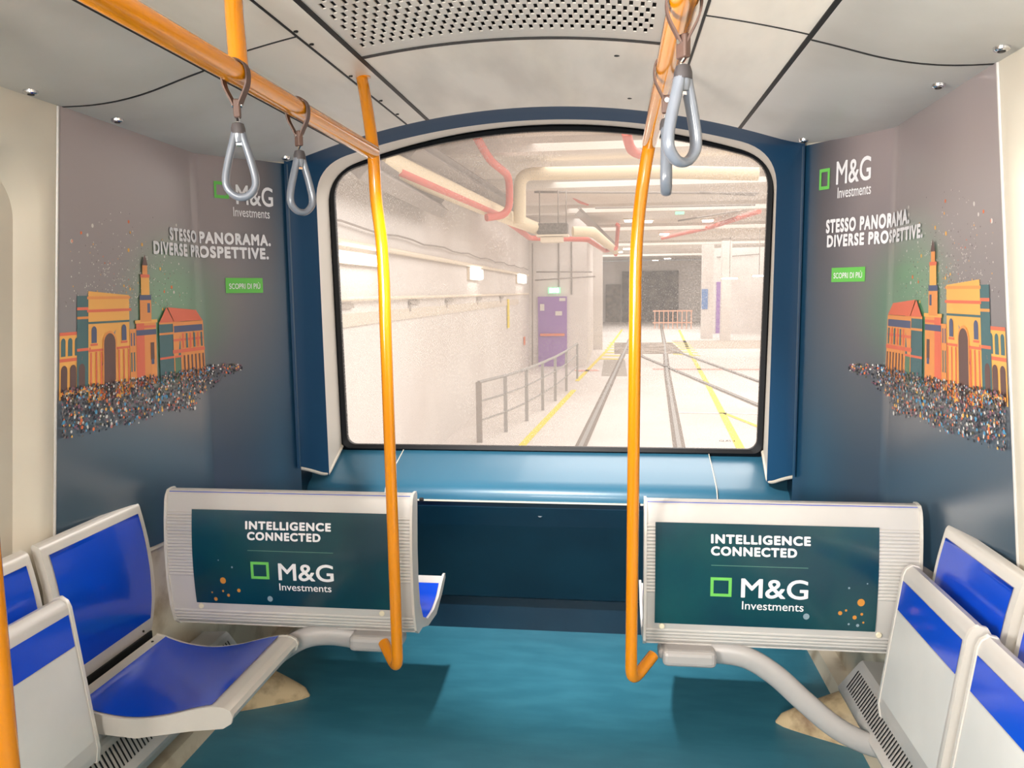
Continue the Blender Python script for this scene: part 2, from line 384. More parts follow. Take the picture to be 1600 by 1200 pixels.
    for k in range(3000):
        u = -.705+rnd.random()**1.12*.84; t = rnd.random()
        base = 1.285-.0*(u+.7); hgt = .12*(1-max(0, (u+.1))/.28) if u > -.1 else .135
        z = base+.012-hgt*t**1.3+rnd.uniform(-.006, .006)
        dens = 1-t*.5
        if rnd.random() > dens: continue
        if u > .03 and rnd.random() < .55: continue
        c = rnd.choices(range(8), (2.2, 6, 5, 1.5, 1.3, .9, 3, 3))[0]
        dot(u, z, rnd.uniform(.0024, .0048), c, .0062+.0000004*k)
    for k in range(60):
        dot(rnd.uniform(-.7, -.05), rnd.uniform(1.16, 1.24), rnd.uniform(.004, .007), rnd.choice((0, 3, 4, 5, 3)), .0076)
    for k in range(520):
        u = rnd.gauss(-.42, .15); z = 1.52+abs(rnd.gauss(0, .1))
        dot(u, min(z, 1.8), rnd.uniform(.0012, .0026), rnd.choices((0, 2, 4, 5), (5, 3, .5, .5))[0], .0005)
    for k in range(24):
        dot(rnd.uniform(-.68, -.1), rnd.uniform(1.5, 1.8), rnd.uniform(.004, .0065), rnd.choice((4, 5, 0)), .00055)
    crowd = mb.build('printed_crowd', DM, adv)

# ------------------------------------------------------------------ ceiling
M_perf = mat('perforated_sheet', (212, 206, 198), .45)
mb = MB()
def cgrid(mb, x0, x1, y0, y1, dz=0.0, th=.006, n=None):
    n = n or max(2, int(abs(x1-x0)/.035)+1); xs = [x0+(x1-x0)*i/n for i in range(n+1)]
    lo = [[Vector((x, y, arch(x)+dz)) for x in xs] for y in (y0, y1)]
    hi = [[Vector((x, y, arch(x)+dz+th)) for x in xs] for y in (y0, y1)]
    mb.grid(lo); mb.grid(hi)
    for y in (0, 1): mb.grid([lo[y], hi[y]])
    for k in (0, -1): mb.face([lo[0][k], lo[1][k], hi[1][k], hi[0][k]])
cgrid(mb, -1.25, 1.25, -1.7, 3.0, .035, .02, 40)
ceil = struct(mb.build('ceiling', M_gap))
G = .0035
panels = [(-.392, .412, 2.187, 2.965, M_ceil), (-.475, -.405, -1.7, 2.965, M_ceil), (.425, .495, -1.7, 2.965, M_ceil),
          (-.73, -.482, 1.935, 2.965, M_ceil), (-.73, -.482, -1.7, 1.928, M_ceil), (.502, .73, 1.935, 2.965, M_ceil), (.502, .73, -1.7, 1.928, M_ceil),
          (-1.19, -.742, 1.965, 2.965, M_ceil2), (-1.19, -.742, -1.7, 1.957, M_ceil2), (.742, 1.19, 1.965, 2.965, M_ceil2), (.742, 1.19, -1.7, 1.957, M_ceil2)]
for x0, x1, y0, y1, m in panels:
    mb = MB(); cgrid(mb, x0, x1, y0, y1, 0, .012); mb.build('ceiling_panel', m, ceil)
SE = ((-.3985, .014, -1.7, 2.965), (.4185, .014, -1.7, 2.965), (-.4785, .006, -1.7, 2.965), (.4985, .006, -1.7, 2.965), (-.736, .014, -1.7, 2.965), (.736, .014, -1.7, 2.965))
for x, w_, y0, y1 in SE:
    mb = MB(); mb.box((x, (y0+y1)/2, arch(x)+.004), (w_, y1-y0, .011)); mb.build('seam_gasket', M_gap, ceil)
for x0, x1, y, w_ in ((-.73, -.482, 1.9315, .006), (.502, .73, 1.9315, .006), (-1.14, -.742, 1.961, .008), (.742, 1.14, 1.961, .008), (-.392, .412, 2.178, .017)):
    mb = MB(); cgrid(mb, x0, x1, y-w_/2, y+w_/2, -.0012, .008, 16); mb.build('seam_gasket', M_gap, ceil)
# small marks: screws of the strips and the two slots in the middle panel
mb = MB()
for x in (-.468, .432):
    for y in (1.3, 1.62, 1.9, 2.0, 2.3, 2.6, 2.8): mb.disc((x, y, arch(x)+.001), (0, 0, -1), .006, .004, 10)
mb.build('panel_screw', M_scr, ceil)
mb = MB()
for x, y in ((.30, 2.32), (.345, 2.80)): mb.disc((x, y, arch(x)+.0005), (0, 0, -1), .008, .002, 12)
mb.build('panel_slot', M_gap, ceil)
mb = MB()
for x in (.418,):
    for y in (1.6, 1.85, 2.05, 2.25, 2.5): mb.box((x, y, arch(x)+.004), (.009, .03, .01))
mb.build('seam_clip', M_gap, ceil)
# perforated ventilation panel with real slots
vent = thing('ceiling_vent', 'perforated metal ventilation panel in the middle of the arched ceiling', 'vent panel', (0, 1.2, 2.2))
mb = MB(); pw, ph, sw, sh = .0131, .072, .0045, .0165
n = 58; xs0 = .01-n*pw/2; yA, yB = .3, 2.125
def C3(x, y, d=0): return Vector((x, y, arch(x)+.001+d))
for i in range(n):
    x0 = xs0+i*pw; x1 = x0+pw; xc = (x0+x1)/2; y = yB-(ph/2 if i % 2 else 0)
    if i % 2: mb.face([C3(x0, yB), C3(x1, yB), C3(x1, y), C3(x0, y)])
    while y > yA:
        ya_, yb_ = y-ph, y; yc = (ya_+yb_)/2
        o4 = [(x0, ya_), (x1, ya_), (x1, yb_), (x0, yb_)]; h4 = [(xc-sw, yc-sh), (xc+sw, yc-sh), (xc+sw, yc+sh), (xc-sw, yc+sh)]
        for k in range(4):
            j = (k+1) % 4
            mb.face([C3(*o4[k]), C3(*o4[j]), C3(*h4[j]), C3(*h4[k])])
            mb.face([C3(*h4[k]), C3(*h4[j]), C3(*h4[j], .003), C3(*h4[k], .003)])
        y -= ph
# plain margins
for a, b in ((-.392, xs0), (xs0+n*pw, .412)):
    mb.face([C3(a, yA-.1), C3(b, yA-.1), C3(b, 2.17), C3(a, 2.17)])
k = 16
for i in range(k):
    a = xs0+(n*pw)*i/k; b = xs0+(n*pw)*(i+1)/k
    mb.face([C3(a, yB), C3(b, yB), C3(b, 2.17), C3(a, 2.17)])
mb.build('perforated_sheet', M_perf, vent)
# chrome locks
lk = None
for i, (x, y, lab) in enumerate([(-1.1, 1.80, 'small chrome ceiling lock above the left white pillar, nearest the viewer'), (-1.09, 2.12, 'small chrome ceiling lock above the left wall advert'),
        (-.93, 2.90, 'small chrome ceiling lock in the far left ceiling corner'), (1.095, 1.83, 'small chrome ceiling lock above the right wall, nearest the viewer'),
        (1.085, 2.13, 'small chrome ceiling lock above the right wall advert'), (.94, 2.90, 'small chrome ceiling lock in the far right ceiling corner')]):
    z = arch(x)
    if lk is None:
        lk = thing('ceiling_lock', lab, 'ceiling lock', (x, y, z), 'chrome ceiling locks')
        mb = MB(); mb.tube([(x, y, z+.002), (x, y, z-.006), (x, y, z-.009)], .017, 20, rads=[1, .95, .7]); mb.build('bezel', M_chr, lk)
        mb = MB(); mb.disc((x, y, z-.008), (0, 0, -1), .008, .003, 14); mb.build('key_slot', M_scr, lk); base = (x, y, z)
    else:
        c = copy_tree(lk, None, (x, y, z)); c['label'] = lab

# ------------------------------------------------------------------ front end
def contour(hw, zfun, rc, zb, hwb=None, n=24, zshift=0):
    """open U contour bottom-left, up, over the arch, down to bottom-right"""
    hwb = hwb or hw
    pts = []
    zc = zfun(hw)
    left = [(-hwb, zb), (-hw, zc)]
    arcpts = [(-hw+2*hw*i/40, zfun(-hw+2*hw*i/40)) for i in range(41)]
    poly = [Vector((-hwb, zb))]
    # corner rounding between vertical and arch
    def rnd(side):
        c = Vector((side*hw, zc)); a = c-Vector((0, rc))
        x2 = side*(hw-rc); b = Vector((x2, zfun(x2)))
        return [a*(1-t)**2+c*2*t*(1-t)+b*t*t for t in [k/10 for k in range(11)]]
    L = rnd(-1); Rr = rnd(1)[::-1]
    m0 = 10
    a0 = Vector((-hwb, zb)); seg = [a0+(L[0]-a0)*i/m0 for i in range(m0)]
    mid = [Vector((L[-1].x+(Rr[0].x-L[-1].x)*i/40, 0)) for i in range(1, 40)]
    mid = [Vector((p.x, zfun(p.x))) for p in mid]
    b0 = Vector((hwb, zb)); seg2 = [Rr[-1]+(b0-Rr[-1])*i/m0 for i in range(1, m0+1)]
    return seg+L+mid+Rr+seg2
def at_y(c, y): return [Vector((p.x, y, p.y)) for p in c]
cO = contour(.955, lambda x: 2.223-.19*x*x+.004+.010*max(0, abs(x)-.75)/.2, .01, .862)
cO2 = contour(.935, lambda x: 2.218-.19*x*x, .06, .84)
cI0 = contour(.905, lambda x: 2.210-.185*x*x, .12, .815, .90)
cI = contour(.893, lambda x: 2.205-.185*x*x, .13, .80, .885)
cG = contour(.932, lambda x: 2.238-.20*x*x, .13, .845, .915)
mb = MB(); mb.grid([at_y(cO, 2.94), at_y(cO, 2.985), at_y(cO2, 3.035), at_y(cI0, 3.075), at_y(cI, 3.10)])
wf = struct(mb.build('wall_front', M_navy, None, 60))
mb = MB(); mb.grid([at_y(cI, 3.10), at_y([a*.6+b*.4 for a, b in zip(cI, cG)], 3.17), at_y(cG, 3.36)]); mb.build('window_reveal', M_grey, wf, 60)
# pale lip under each side of the frame
for sd in (-1, 1):
    mb = MB(); mb.tube(fillet([(sd*.965, 2.962, .862), (sd*.935, 3.025, .838), (sd*.888, 3.09, .800), (sd*.912, 3.345, .876)], .05), .0065, 8); mb.build('frame_lip', M_white, wf)
    mb = MB(); mb.box((sd*.995, 3.035, .775), (.06, .15, .17)); mb.build('frame_foot', M_dark, wf)
# body behind the front wall (closes the car round the window)
mb = MB(); far = contour(1.5, lambda x: 2.6, .3, -.2, 1.5)
mb.grid([at_y(cG, 3.37), at_y(far, 3.42)]); mb.build('end_shell', M_dark, wf)
# window: gasket + pane
win = thing('window_1', None, None, (0, 3.35, .86)); del win['label']; del win['category']; win['kind'] = 'structure'
def ring(hw, zf, rc, zb, hwb, rb):
    c = contour(hw, zf, rc, zb+rb, hwb)
    bl = []
    for k in range(1, 9):
        a = PI/2*k/8; bl.append(Vector((hwb-rb+rb*math.cos(a), zb+rb-rb*math.sin(a))))
    br = []
    for k in range(0, 8):
        a = PI/2*k/8; br.append(Vector((-hwb+rb-rb*math.sin(a), zb+rb-rb*math.cos(a))))
    mid = [Vector((hwb-rb-(2*(hwb-rb))*k/20, zb)) for k in range(1, 20)]
    return c+bl+mid+br
rO = ring(.94, lambda x: 2.243-.20*x*x, .13, .852, .925, .03)
rI = ring(.908, lambda x: 2.212-.185*x*x, .10, .884, .89, .04)
rM = [a*.5+b*.5 for a, b in zip(rO, rI)]
mb = MB(); mb.grid([at_y(rO, 3.365), at_y(rO, 3.352), at_y(rM, 3.338), at_y(rI, 3.345), at_y(rI, 3.37)], True); mb.build('window_gasket', M_rub, win)
M_glass = bpy.data.materials.new('dusty_glass'); M_glass.use_nodes = True; nt = M_glass.node_tree; nt.nodes.clear()
out = nt.nodes.new('ShaderNodeOutputMaterial'); tr = nt.nodes.new('ShaderNodeBsdfTransparent'); tl = nt.nodes.new('ShaderNodeBsdfTranslucent'); tl.inputs[0].default_value = (1, .96, .92, 1)
gl = nt.nodes.new('ShaderNodeBsdfGlossy'); gl.inputs['Roughness'].default_value = .02; m1 = nt.nodes.new('ShaderNodeMixShader'); m2 = nt.nodes.new('ShaderNodeMixShader')
tc = nt.nodes.new('ShaderNodeTexCoord'); mp = nt.nodes.new('ShaderNodeMapping'); mp.inputs['Scale'].default_value = (1, 1, .35)
n1 = nt.nodes.new('ShaderNodeTexNoise'); n1.inputs['Scale'].default_value = 420; n1.inputs['Detail'].default_value = 3
n2 = nt.nodes.new('ShaderNodeTexNoise'); n2.inputs['Scale'].default_value = 2.2; n2.inputs['Detail'].default_value = 4
L = nt.links.new
L(tc.outputs['Object'], mp.inputs[0]); L(mp.outputs[0], n1.inputs['Vector']); L(tc.outputs['Object'], n2.inputs['Vector'])
r1 = nt.nodes.new('ShaderNodeMapRange'); r1.inputs[1].default_value = .52; r1.inputs[2].default_value = .72; r1.inputs[3].default_value = 0; r1.inputs[4].default_value = .42
r2 = nt.nodes.new('ShaderNodeMapRange'); r2.inputs[1].default_value = .4; r2.inputs[2].default_value = .65; r2.inputs[3].default_value = .25; r2.inputs[4].default_value = 1
mm = nt.nodes.new('ShaderNodeMath'); mm.operation = 'MULTIPLY'; ma = nt.nodes.new('ShaderNodeMath'); ma.operation = 'ADD'; ma.inputs[1].default_value = .14; ma.use_clamp = True
L(n1.outputs['Fac'], r1.inputs[0]); L(n2.outputs['Fac'], r2.inputs[0]); L(r1.outputs[0], mm.inputs[0]); L(r2.outputs[0], mm.inputs[1]); L(mm.outputs[0], ma.inputs[0])
L(ma.outputs[0], m1.inputs[0]); L(tr.outputs[0], m1.inputs[1]); L(tl.outputs[0], m1.inputs[2])
m2.inputs[0].default_value = .001; L(m1.outputs[0], m2.inputs[1]); L(gl.outputs[0], m2.inputs[2]); L(m2.outputs[0], out.inputs[0])
mb = MB(); mb.face(at_y(rI, 3.355)); pane = mb.build('window_pane', M_glass, win)
lettering('pane_marking', 'GLAS 4', (.735, .915, .80, .922), lambda a, b, o_: Vector((a, 3.353-o_, b)), M_rub, win, .0)

# console under the window: covers, pale edge line, dark front
con = thing('front_console', 'teal sloping console shelf with dark navy front under the big front window', 'console', (0, 3.2, 0))
def cover(x0, x1, dz, nm):
    pr = [(3.37, .868+dz), (3.22, .828+dz), (3.11, .792+dz), (3.075, .778+dz), (3.055, .762+dz), (3.046, .742+dz), (3.046, .722+dz), (3.08, .72+dz), (3.37, .72+dz)]
    mb = MB(); mb.prism(pr, 0, x0, x1, True); return mb.build(nm, M_teal, con, 50)
cover(-.628, .690, 0, 'top_cover'); cover(-1.06, -.632, -.004, 'top_cover'); cover(.694, 1.06, -.012, 'top_cover')
mb = MB(); mb.box((.031, 3.044, .719), (1.318, .012, .005)); mb.box((-.85, 3.05, .712), (.43, .012, .004)); mb.box((.88, 3.044, .705), (.37, .012, .006)); mb.build('edge_trim', M_white, con)
for x, s in ((-.63, -1), (.692, 1)):
    mb = MB(); mb.tube([(x, 3.36, .868), (x, 3.22, .828), (x, 3.11, .793), (x, 3.072, .778), (x, 3.052, .762), (x, 3.043, .742), (x, 3.043, .722)], .0022, 8); mb.build('cover_seam', M_white, con)
mb = MB(); mb.prism([(3.06, .722), (3.06, .69), (3.11, .60), (3.40, .18), (3.46, .15), (3.46, 0), (3.6, 0), (3.6, .722)], 0, -1.175, 1.175); fp = mb.build('front_panel', M_dark, con)
mb = MB(); mb.disc((-.0, 3.088, .655), (0, -1, .3), .012, .006); mb.build('panel_lock', M_dark, fp)
mb = MB(); mb.box((-.2, 3.084, .66), (.035, .004, .012), .001); mb.build('panel_plate', M_navy, fp)

# ------------------------------------------------------------------ grab poles and rails
def pole(sd, lab):
    x = sd*(.357 if sd < 0 else .352); xt = sd*.447
    t = thing('grab_pole', lab, 'grab pole', (x, 2.2, .45))
    xr = -.377 if sd < 0 else .388
    up = smooth_path([(xt, 2.34, 2.186), (xr-sd*-.028, 2.255, 2.06), (xr, 2.2, 1.945), (x+sd*.016, 2.2, 1.82), (x+sd*.004, 2.2, 1.70), (x, 2.2, 1.58)], 6)
    ez = .515 if sd < 0 else .515
    lo = fillet([(x, 2.2, 1.5), (x-sd*.006, 2.2, .415), (x+sd*.062, 2.285, .465)], .05, 10)
    mb = MB(); mb.tube(up+[Vector(p) for p in lo], .0172, 20); mb.build('tube', M_yel, t)
    mb = MB(); mb.disc((xt, 2.34, 2.192), (0, 0, -1), .026, .008); mb.build('ceiling_flange', M_yel, t)
pole(-1, 'yellow grab pole hooked to the left transverse bench'); pole(1, 'yellow grab pole hooked to the right transverse bench')
def rail(sd, lab):
    x = -.377 if sd < 0 else .388
    t = thing('ceiling_handrail', lab, 'handrail', (x, .5, 1.945))
    mb = MB(); mb.tube([(x, -1.4, 1.945), (x, .5, 1.945), (x, 2.195, 1.945)], .0205, 24); mb.build('tube', M_yel, t)
    y = 1.40
    for yy in (y, -.6):
        mb = MB(); mb.tube([(x, yy, 1.95), (x+sd*.04, yy+.075, 2.07), (x+sd*.072, yy+.14, 2.195)], .0172, 18); mb.build('strut', M_yel, t)
rail(-1, 'yellow overhead handrail along the left side of the ceiling')
# right rail has its strut above the frame
def rail_r():
    x = .388
    t = thing('ceiling_handrail', 'yellow overhead handrail along the right side, seen almost end on', 'handrail', (x, .5, 1.945))
    mb = MB(); mb.tube([(x, -1.4, 1.945), (x, .5, 1.945), (x, 2.195, 1.945)], .0205, 24); mb.build('tube', M_yel, t)
    mb = MB(); mb.tube([(x, .6, 1.95), (x+.072, .74, 2.19)], .0172, 18); mb.build('strut', M_yel, t)
rail_r()
np_ = thing('grab_pole', 'yellow grab pole close to the viewer at the bottom left edge', 'grab pole', (-.836, 1.25, 0))
mb = MB(); mb.tube([(-.836, 1.25, 0), (-.836, 1.25, 1), (-.836, 1.25, 2.09)], .024, 22); mb.build('tube', M_yel, np_)
mb = MB(); mb.disc((-.836, 1.25, 0), (0, 0, 1), .045, .01); mb.build('floor_flange', M_yel, np_)

# ------------------------------------------------------------------ strap handles
def strap(lab, x, y, rot):
    z = 1.945; t = thing('strap_handle', lab, 'strap handle', (x, y, z), 'hanging strap handles')
    r = .0225; b = MB()
    ctr = [(-.004, -.058), (-.010, -.045), (-.021, -.022), (-r-.001, 0), (-r*.75, r*.7), (0, r+.001), (r*.75, r*.7), (r+.001, 0), (.021, -.022), (.010, -.045), (.004, -.058)]
    path = smooth_path([(p[0], 0, p[1]) for p in ctr], 5)
    th = .0015; hw = .0085; rows = []
    for i, p in enumerate(path):
        tt = (path[min(i+1, len(path)-1)]-path[max(i-1, 0)]).normalized(); nn = Vector((tt.z, 0, -tt.x))
        q = Vector((x, y, z))+p
        rows.append([q+nn*th+Vector((0, hw, 0)), q+nn*th-Vector((0, hw, 0)), q-nn*th-Vector((0, hw, 0)), q-nn*th+Vector((0, hw, 0))])
    b.grid(rows, True, True, True)
    b.build('strap', M_strap, t)
    Rz = Matrix.Rotation(math.radians(rot), 3, 'Z'); O = Vector((x, y, z))
    def T(p): return O+Rz @ Vector(p)
    b = MB(); b.box(O+Vector((0, 0, -.062)), (.012, .019, .032), .003, Rz)
    b.build('strap_tab', M_strap, t)
    b = MB(); b.tube([T((-.009, 0, -.056)), T((.009, 0, -.056))], .0042, 12); b.build('rivet', M_chr, t)
    b = MB(); b.tube([T((0, -.004, -.077)), T((0, .003, -.083)), T((0, 0, -.092))], .003, 8); b.build('wire_link', M_chr, t)
    b = MB(); b.tube([O+Vector((0, 0, zz)) for zz in (-.086, -.088, -.096, -.106)], .0125, 20, rads=[.4, .8, 1, 1.05]); b.build('cap', M_cap, t)
    # teardrop loop
    b = MB(); c = []
    prof = [(0.006, -.104), (.009, -.116), (.0145, -.135), (.021, -.16), (.0255, -.183), (.024, -.2), (.013, -.2135), (0, -.2175)]
    full = [(p[0], 0, p[1]) for p in prof]+[(-p[0], 0, p[1]) for p in prof[-2::-1]]
    pp = [T(q) for q in smooth_path(full, 5)]
    b.tube(pp, .0070, 14, True, .0100, Rz @ Vector((0, 1, 0)))
    b.tube([O+Vector((0, 0, zz)) for zz in (-.103, -.112, -.121)], .0115, 18, rads=[1, .95, .75])
    b.build('grip_loop', M_hand, t)
    b = MB(); b.box(T((0, 0, -.124)), (.01, .008, .006), .001, Rz); b.build('loop_insert', M_chr, t)
strap('grey strap handle on the left handrail, nearer one with wide open loop', -.377, 1.385, 20)
strap('grey strap handle on the left handrail, farther one next to the pole', -.377, 1.665, 48)
strap('grey strap handle on the right handrail, nearer and larger of two', .388, 1.15, 38)
strap('grey strap handle on the right handrail, farther one seen edge on', .388, 1.49, 84)

# ------------------------------------------------------------------ transverse benches
def bench(x0, x1, lab, mirror):
    """seen from behind; pan points to the front (+Y)"""
    cx = (x0+x1)/2; t = thing('transverse_bench', lab, 'bench', (cx, 2.45, 0), 'benches facing the front window')
    # back profile (y,z) rear side from top to bottom
    rear = smooth_path([(0, 2.352, .930), (0, 2.328, .926), (0, 2.318, .90), (0, 2.308, .84), (0, 2.300, .74), (0, 2.302, .64), (0, 2.312, .55), (0, 2.33, .495), (0, 2.352, .474)], 5)
    rear = [(p.y, p.z) for p in rear]
    def ry(z):
        for a, b in zip(rear, rear[1:]):
            if b[1] <= z <= a[1]: k = (a[1]-z)/max(1e-6, a[1]-b[1]); return a[0]+(b[0]-a[0])*k
        return rear[-1][0]
    # shell with horizontal ribs
    rows = []; zz = []
    z = .926
    ribs = []
    for i in range(18): ribs.append((.838-.0150*i, 'r'))
    prof = [(2.352, .930), (2.334, .929)]
    z = .922
    while z > .478:
        d = 0
        if .652 < z < .862: d = .0032*abs(math.sin(PI*(z-.652)/.0105)) ** .6
        if .487 < z < .535: d = .0036*abs(math.sin(PI*(z-.487)/.0120)) ** .6
        prof.append((ry(z)-d+.002, z)); z -= .0015
    prof += [(2.345, .475), (2.375, .476), (2.385, .52), (2.345, .60), (2.338, .70), (2.345, .80), (2.358, .90), (2.36, .928)]
    mb = MB(); mb.prism(prof, 0, x0+.006, x1-.006, True); mb.build('back_shell', M_alu, t, 25)
    # end caps
    cap = [(2.352, .932), (2.330, .9295), (2.318, .915), (2.312, .90), (2.302, .84), (2.294, .74), (2.296, .64), (2.306, .55), (2.324, .49), (2.35, .470), (2.40, .468), (2.48, .44), (2.60, .43), (2.70, .47), (2.755, .505), (2.755, .522), (2.735, .524), (2.70, .51), (2.64, .478), (2.56, .462), (2.47, .468), (2.41, .50), (2.375, .56), (2.362, .65), (2.362, .75), (2.37, .85), (2.376, .92), (2.368, .931)]
    for xa, xb in ((x0, x0+.008), (x1-.008, x1)):
        mb = MB(); mb.prism(cap, 0, xa, xb); mb.build('end_cap', M_alu2, t)
    # pan frame and blue pads
    topc = [(2.41, .494), (2.47, .460), (2.56, .452), (2.64, .468), (2.70, .503), (2.735, .518)]
    mb = MB(); mb.prism(topc+[(2.752, .512), (2.752, .50), (2.70, .468), (2.60, .435), (2.48, .445), (2.39, .478)], 0, x0+.008, x1-.008, True); mb.build('seat_pan', M_alu, t)
    pad = [(2.42, .492), (2.47, .464), (2.56, .456), (2.64, .472), (2.695, .504)]
    sp_ = smooth_path([(0, a, b) for a, b in pad], 5)
    mb = MB(); mb.grid([[(x, p.y, p.z+.002) for p in sp_] for x in (x0+.012, cx-.01)]); mb.grid([[(x, p.y, p.z+.002) for p in sp_] for x in (cx+.01, x1-.012)]); mb.build('seat_pad', M_blue, t)
    bp = smooth_path([(0, 2.372, .915), (0, 2.366, .85), (0, 2.358, .75), (0, 2.358, .65), (0, 2.368, .57), (0, 2.39, .52)], 5)
    mb = MB(); mb.grid([[(x, p.y, p.z) for p in bp] for x in (x0+.012, cx-.01)]); mb.grid([[(x, p.y, p.z) for p in bp] for x in (cx+.01, x1-.012)]); mb.build('back_pad', M_blue, t)
    mb = MB(); mb.box((cx, 2.330, .9235), (x1-x0-.02, .004, .003)); mb.build('blue_piping', M_blue, t)
    # advert
    A = (x0+(.094 if not mirror else .030), x1-(.078 if not mirror else .12), .562, .872)
    if mirror: A = (x0+.033, x1-.118, .556, .868)
    def f(a, b, off): return Vector((a, ry(b)-.0030-off, b))
    zs = [A[2]+(A[3]-A[2])*k/16 for k in range(17)]
    mb = MB(); xs = [A[0]+(A[1]-A[0])*k/4 for k in range(5)]
    mb.grid([[f(x, z, 0) for x in xs] for z in zs])
    for s_ in (0, -1): pass
    ad = mb.build('advert_panel', M_ad, t)
    if not mirror: bx = dict(a=(-.866, .8125, -.583, .8395), b=(-.860, .7785, -.617, .8055), l=(-.860, .7445, -.577), q=(-.852, .652, -.791, .709), m=(-.760, .650, -.578, .707), i=(-.760, .616, -.588, .640))
    else: bx = dict(a=(.579, .810, .861, .8375), b=(.579, .7745, .823, .802), l=(.580, .7445, .855), q=(.579, .650, .640, .709), m=(.667, .649, .857, .709), i=(.671, .612, .846, .638))
    lettering('headline', 'INTELLIGENCE', bx['a'], f, M_txt, ad, .046)
    lettering('headline', 'CONNECTED', bx['b'], f, M_txt, ad, .046)
    lettering('brand_lettering', 'M&G', bx['m'], f, M_txt, ad, .013)
    lettering('small_lettering', 'Investments', bx['i'], f, M_txt, ad, .005)
    mb = MB(); l = bx['l']; mb.face([f(l[0], l[1], .001), f(l[2], l[1], .001), f(l[2], l[1]+.0015, .001), f(l[0], l[1]+.0015, .001)]); mb.build('thin_line', mat('line_green', (90, 140, 120), .5), ad)
    mb = MB(); a0, b0, a1, b1 = bx['q']; q = .009
    for B in ((a0, b0, a1, b0+q), (a0, b1-q, a1, b1), (a0, b0+q, a0+q, b1-q), (a1-q, b0+q, a1, b1-q)):
        mb.face([f(B[0], B[1], .001), f(B[2], B[1], .001), f(B[2], B[3], .001), f(B[0], B[3], .001)])
    mb.build('logo_square', M_grn, ad)
    bm_ = [mat('bubble_amber', (196, 130, 50), .4), mat('bubble_grey', (130, 150, 160), .4)]
    mb = MB(); rr = random.Random(5 if mirror else 9)
    if mirror: dots = [(1.005, .647, .0105, 0), (.949, .612, .006, 0), (.965, .621, .0035, 0), (1.009, .611, .004, 0), (.99, .60, .006, 0), (.855, .597, .009, 1), (.975, .578, .003, 1), (1.0, .575, .0045, 1), (.97, .69, .003, 1), (1.02, .705, .002, 1), (1.015, .585, .003, 0)]
    else: dots = [(-.949, .642, .010, 0), (-.898, .610, .006, 0), (-.952, .606, .0035, 0), (-.935, .592, .005, 0), (-.98, .577, .006, 0), (-.795, .585, .009, 1), (-.915, .688, .003, 1), (-.96, .71, .002, 1), (-.99, .60, .003, 0)]
    for x, z, r, c in dots: mb.face([f(x+r*math.cos(a), z+r*1.1*math.sin(a), .0008) for a in [2*PI*k/12 for k in range(12)]], c)
    mb.build('printed_bubbles', bm_, ad)
    for x in ((A[0]+.012, A[1]-.03) if not mirror else (A[0]+.022, A[1]+.012)):
        mb = MB(); zz_ = .548 if not mirror else .545; mb.disc((x, ry(zz_), zz_), (0, -1, 0), .0085, .004); mb.build('screw_cap', mat('ivory_cap', (224, 214, 188), .4), t)
    # arm and bracket
    s = -1 if not mirror else 1
    xe = (x1 if not mirror else x0)
    mb = MB(); mb.box((xe+s*.137, 2.335, .449), (.16, .085, .052), .016); mb.box((xe+s*.09, 2.345, .452), (.09, .06, .03), .01); mb.build('pole_bracket', M_arm, t)
    path = smooth_path([(s*.54, 2.36, .440), (s*.62, 2.355, .449), (s*.70, 2.345, .440), (s*.78, 2.335, .395), (s*.86, 2.325, .325), (s*.95, 2.31, .255), (s*1.04, 2.30, .215), (s*1.14, 2.29, .20)], 7)
    mb = MB(); mb.tube(path, .022, 20, True, .034, (s*.3, 0, 1)); mb.build('support_arm', M_arm, t)
    mb = MB(); mb.tube([(xe-s*.01, 2.365, .905), (xe-s*.022, 2.365, .905)], .006, 10); mb.build('end_bolt', M_scr, t)
    return t
bench(-1.142, -.322, 'grey ribbed transverse bench with teal advert on its back, left of the aisle', False)
bench(.385, 1.168, 'grey ribbed transverse bench with teal advert on its back, right of the aisle', True)

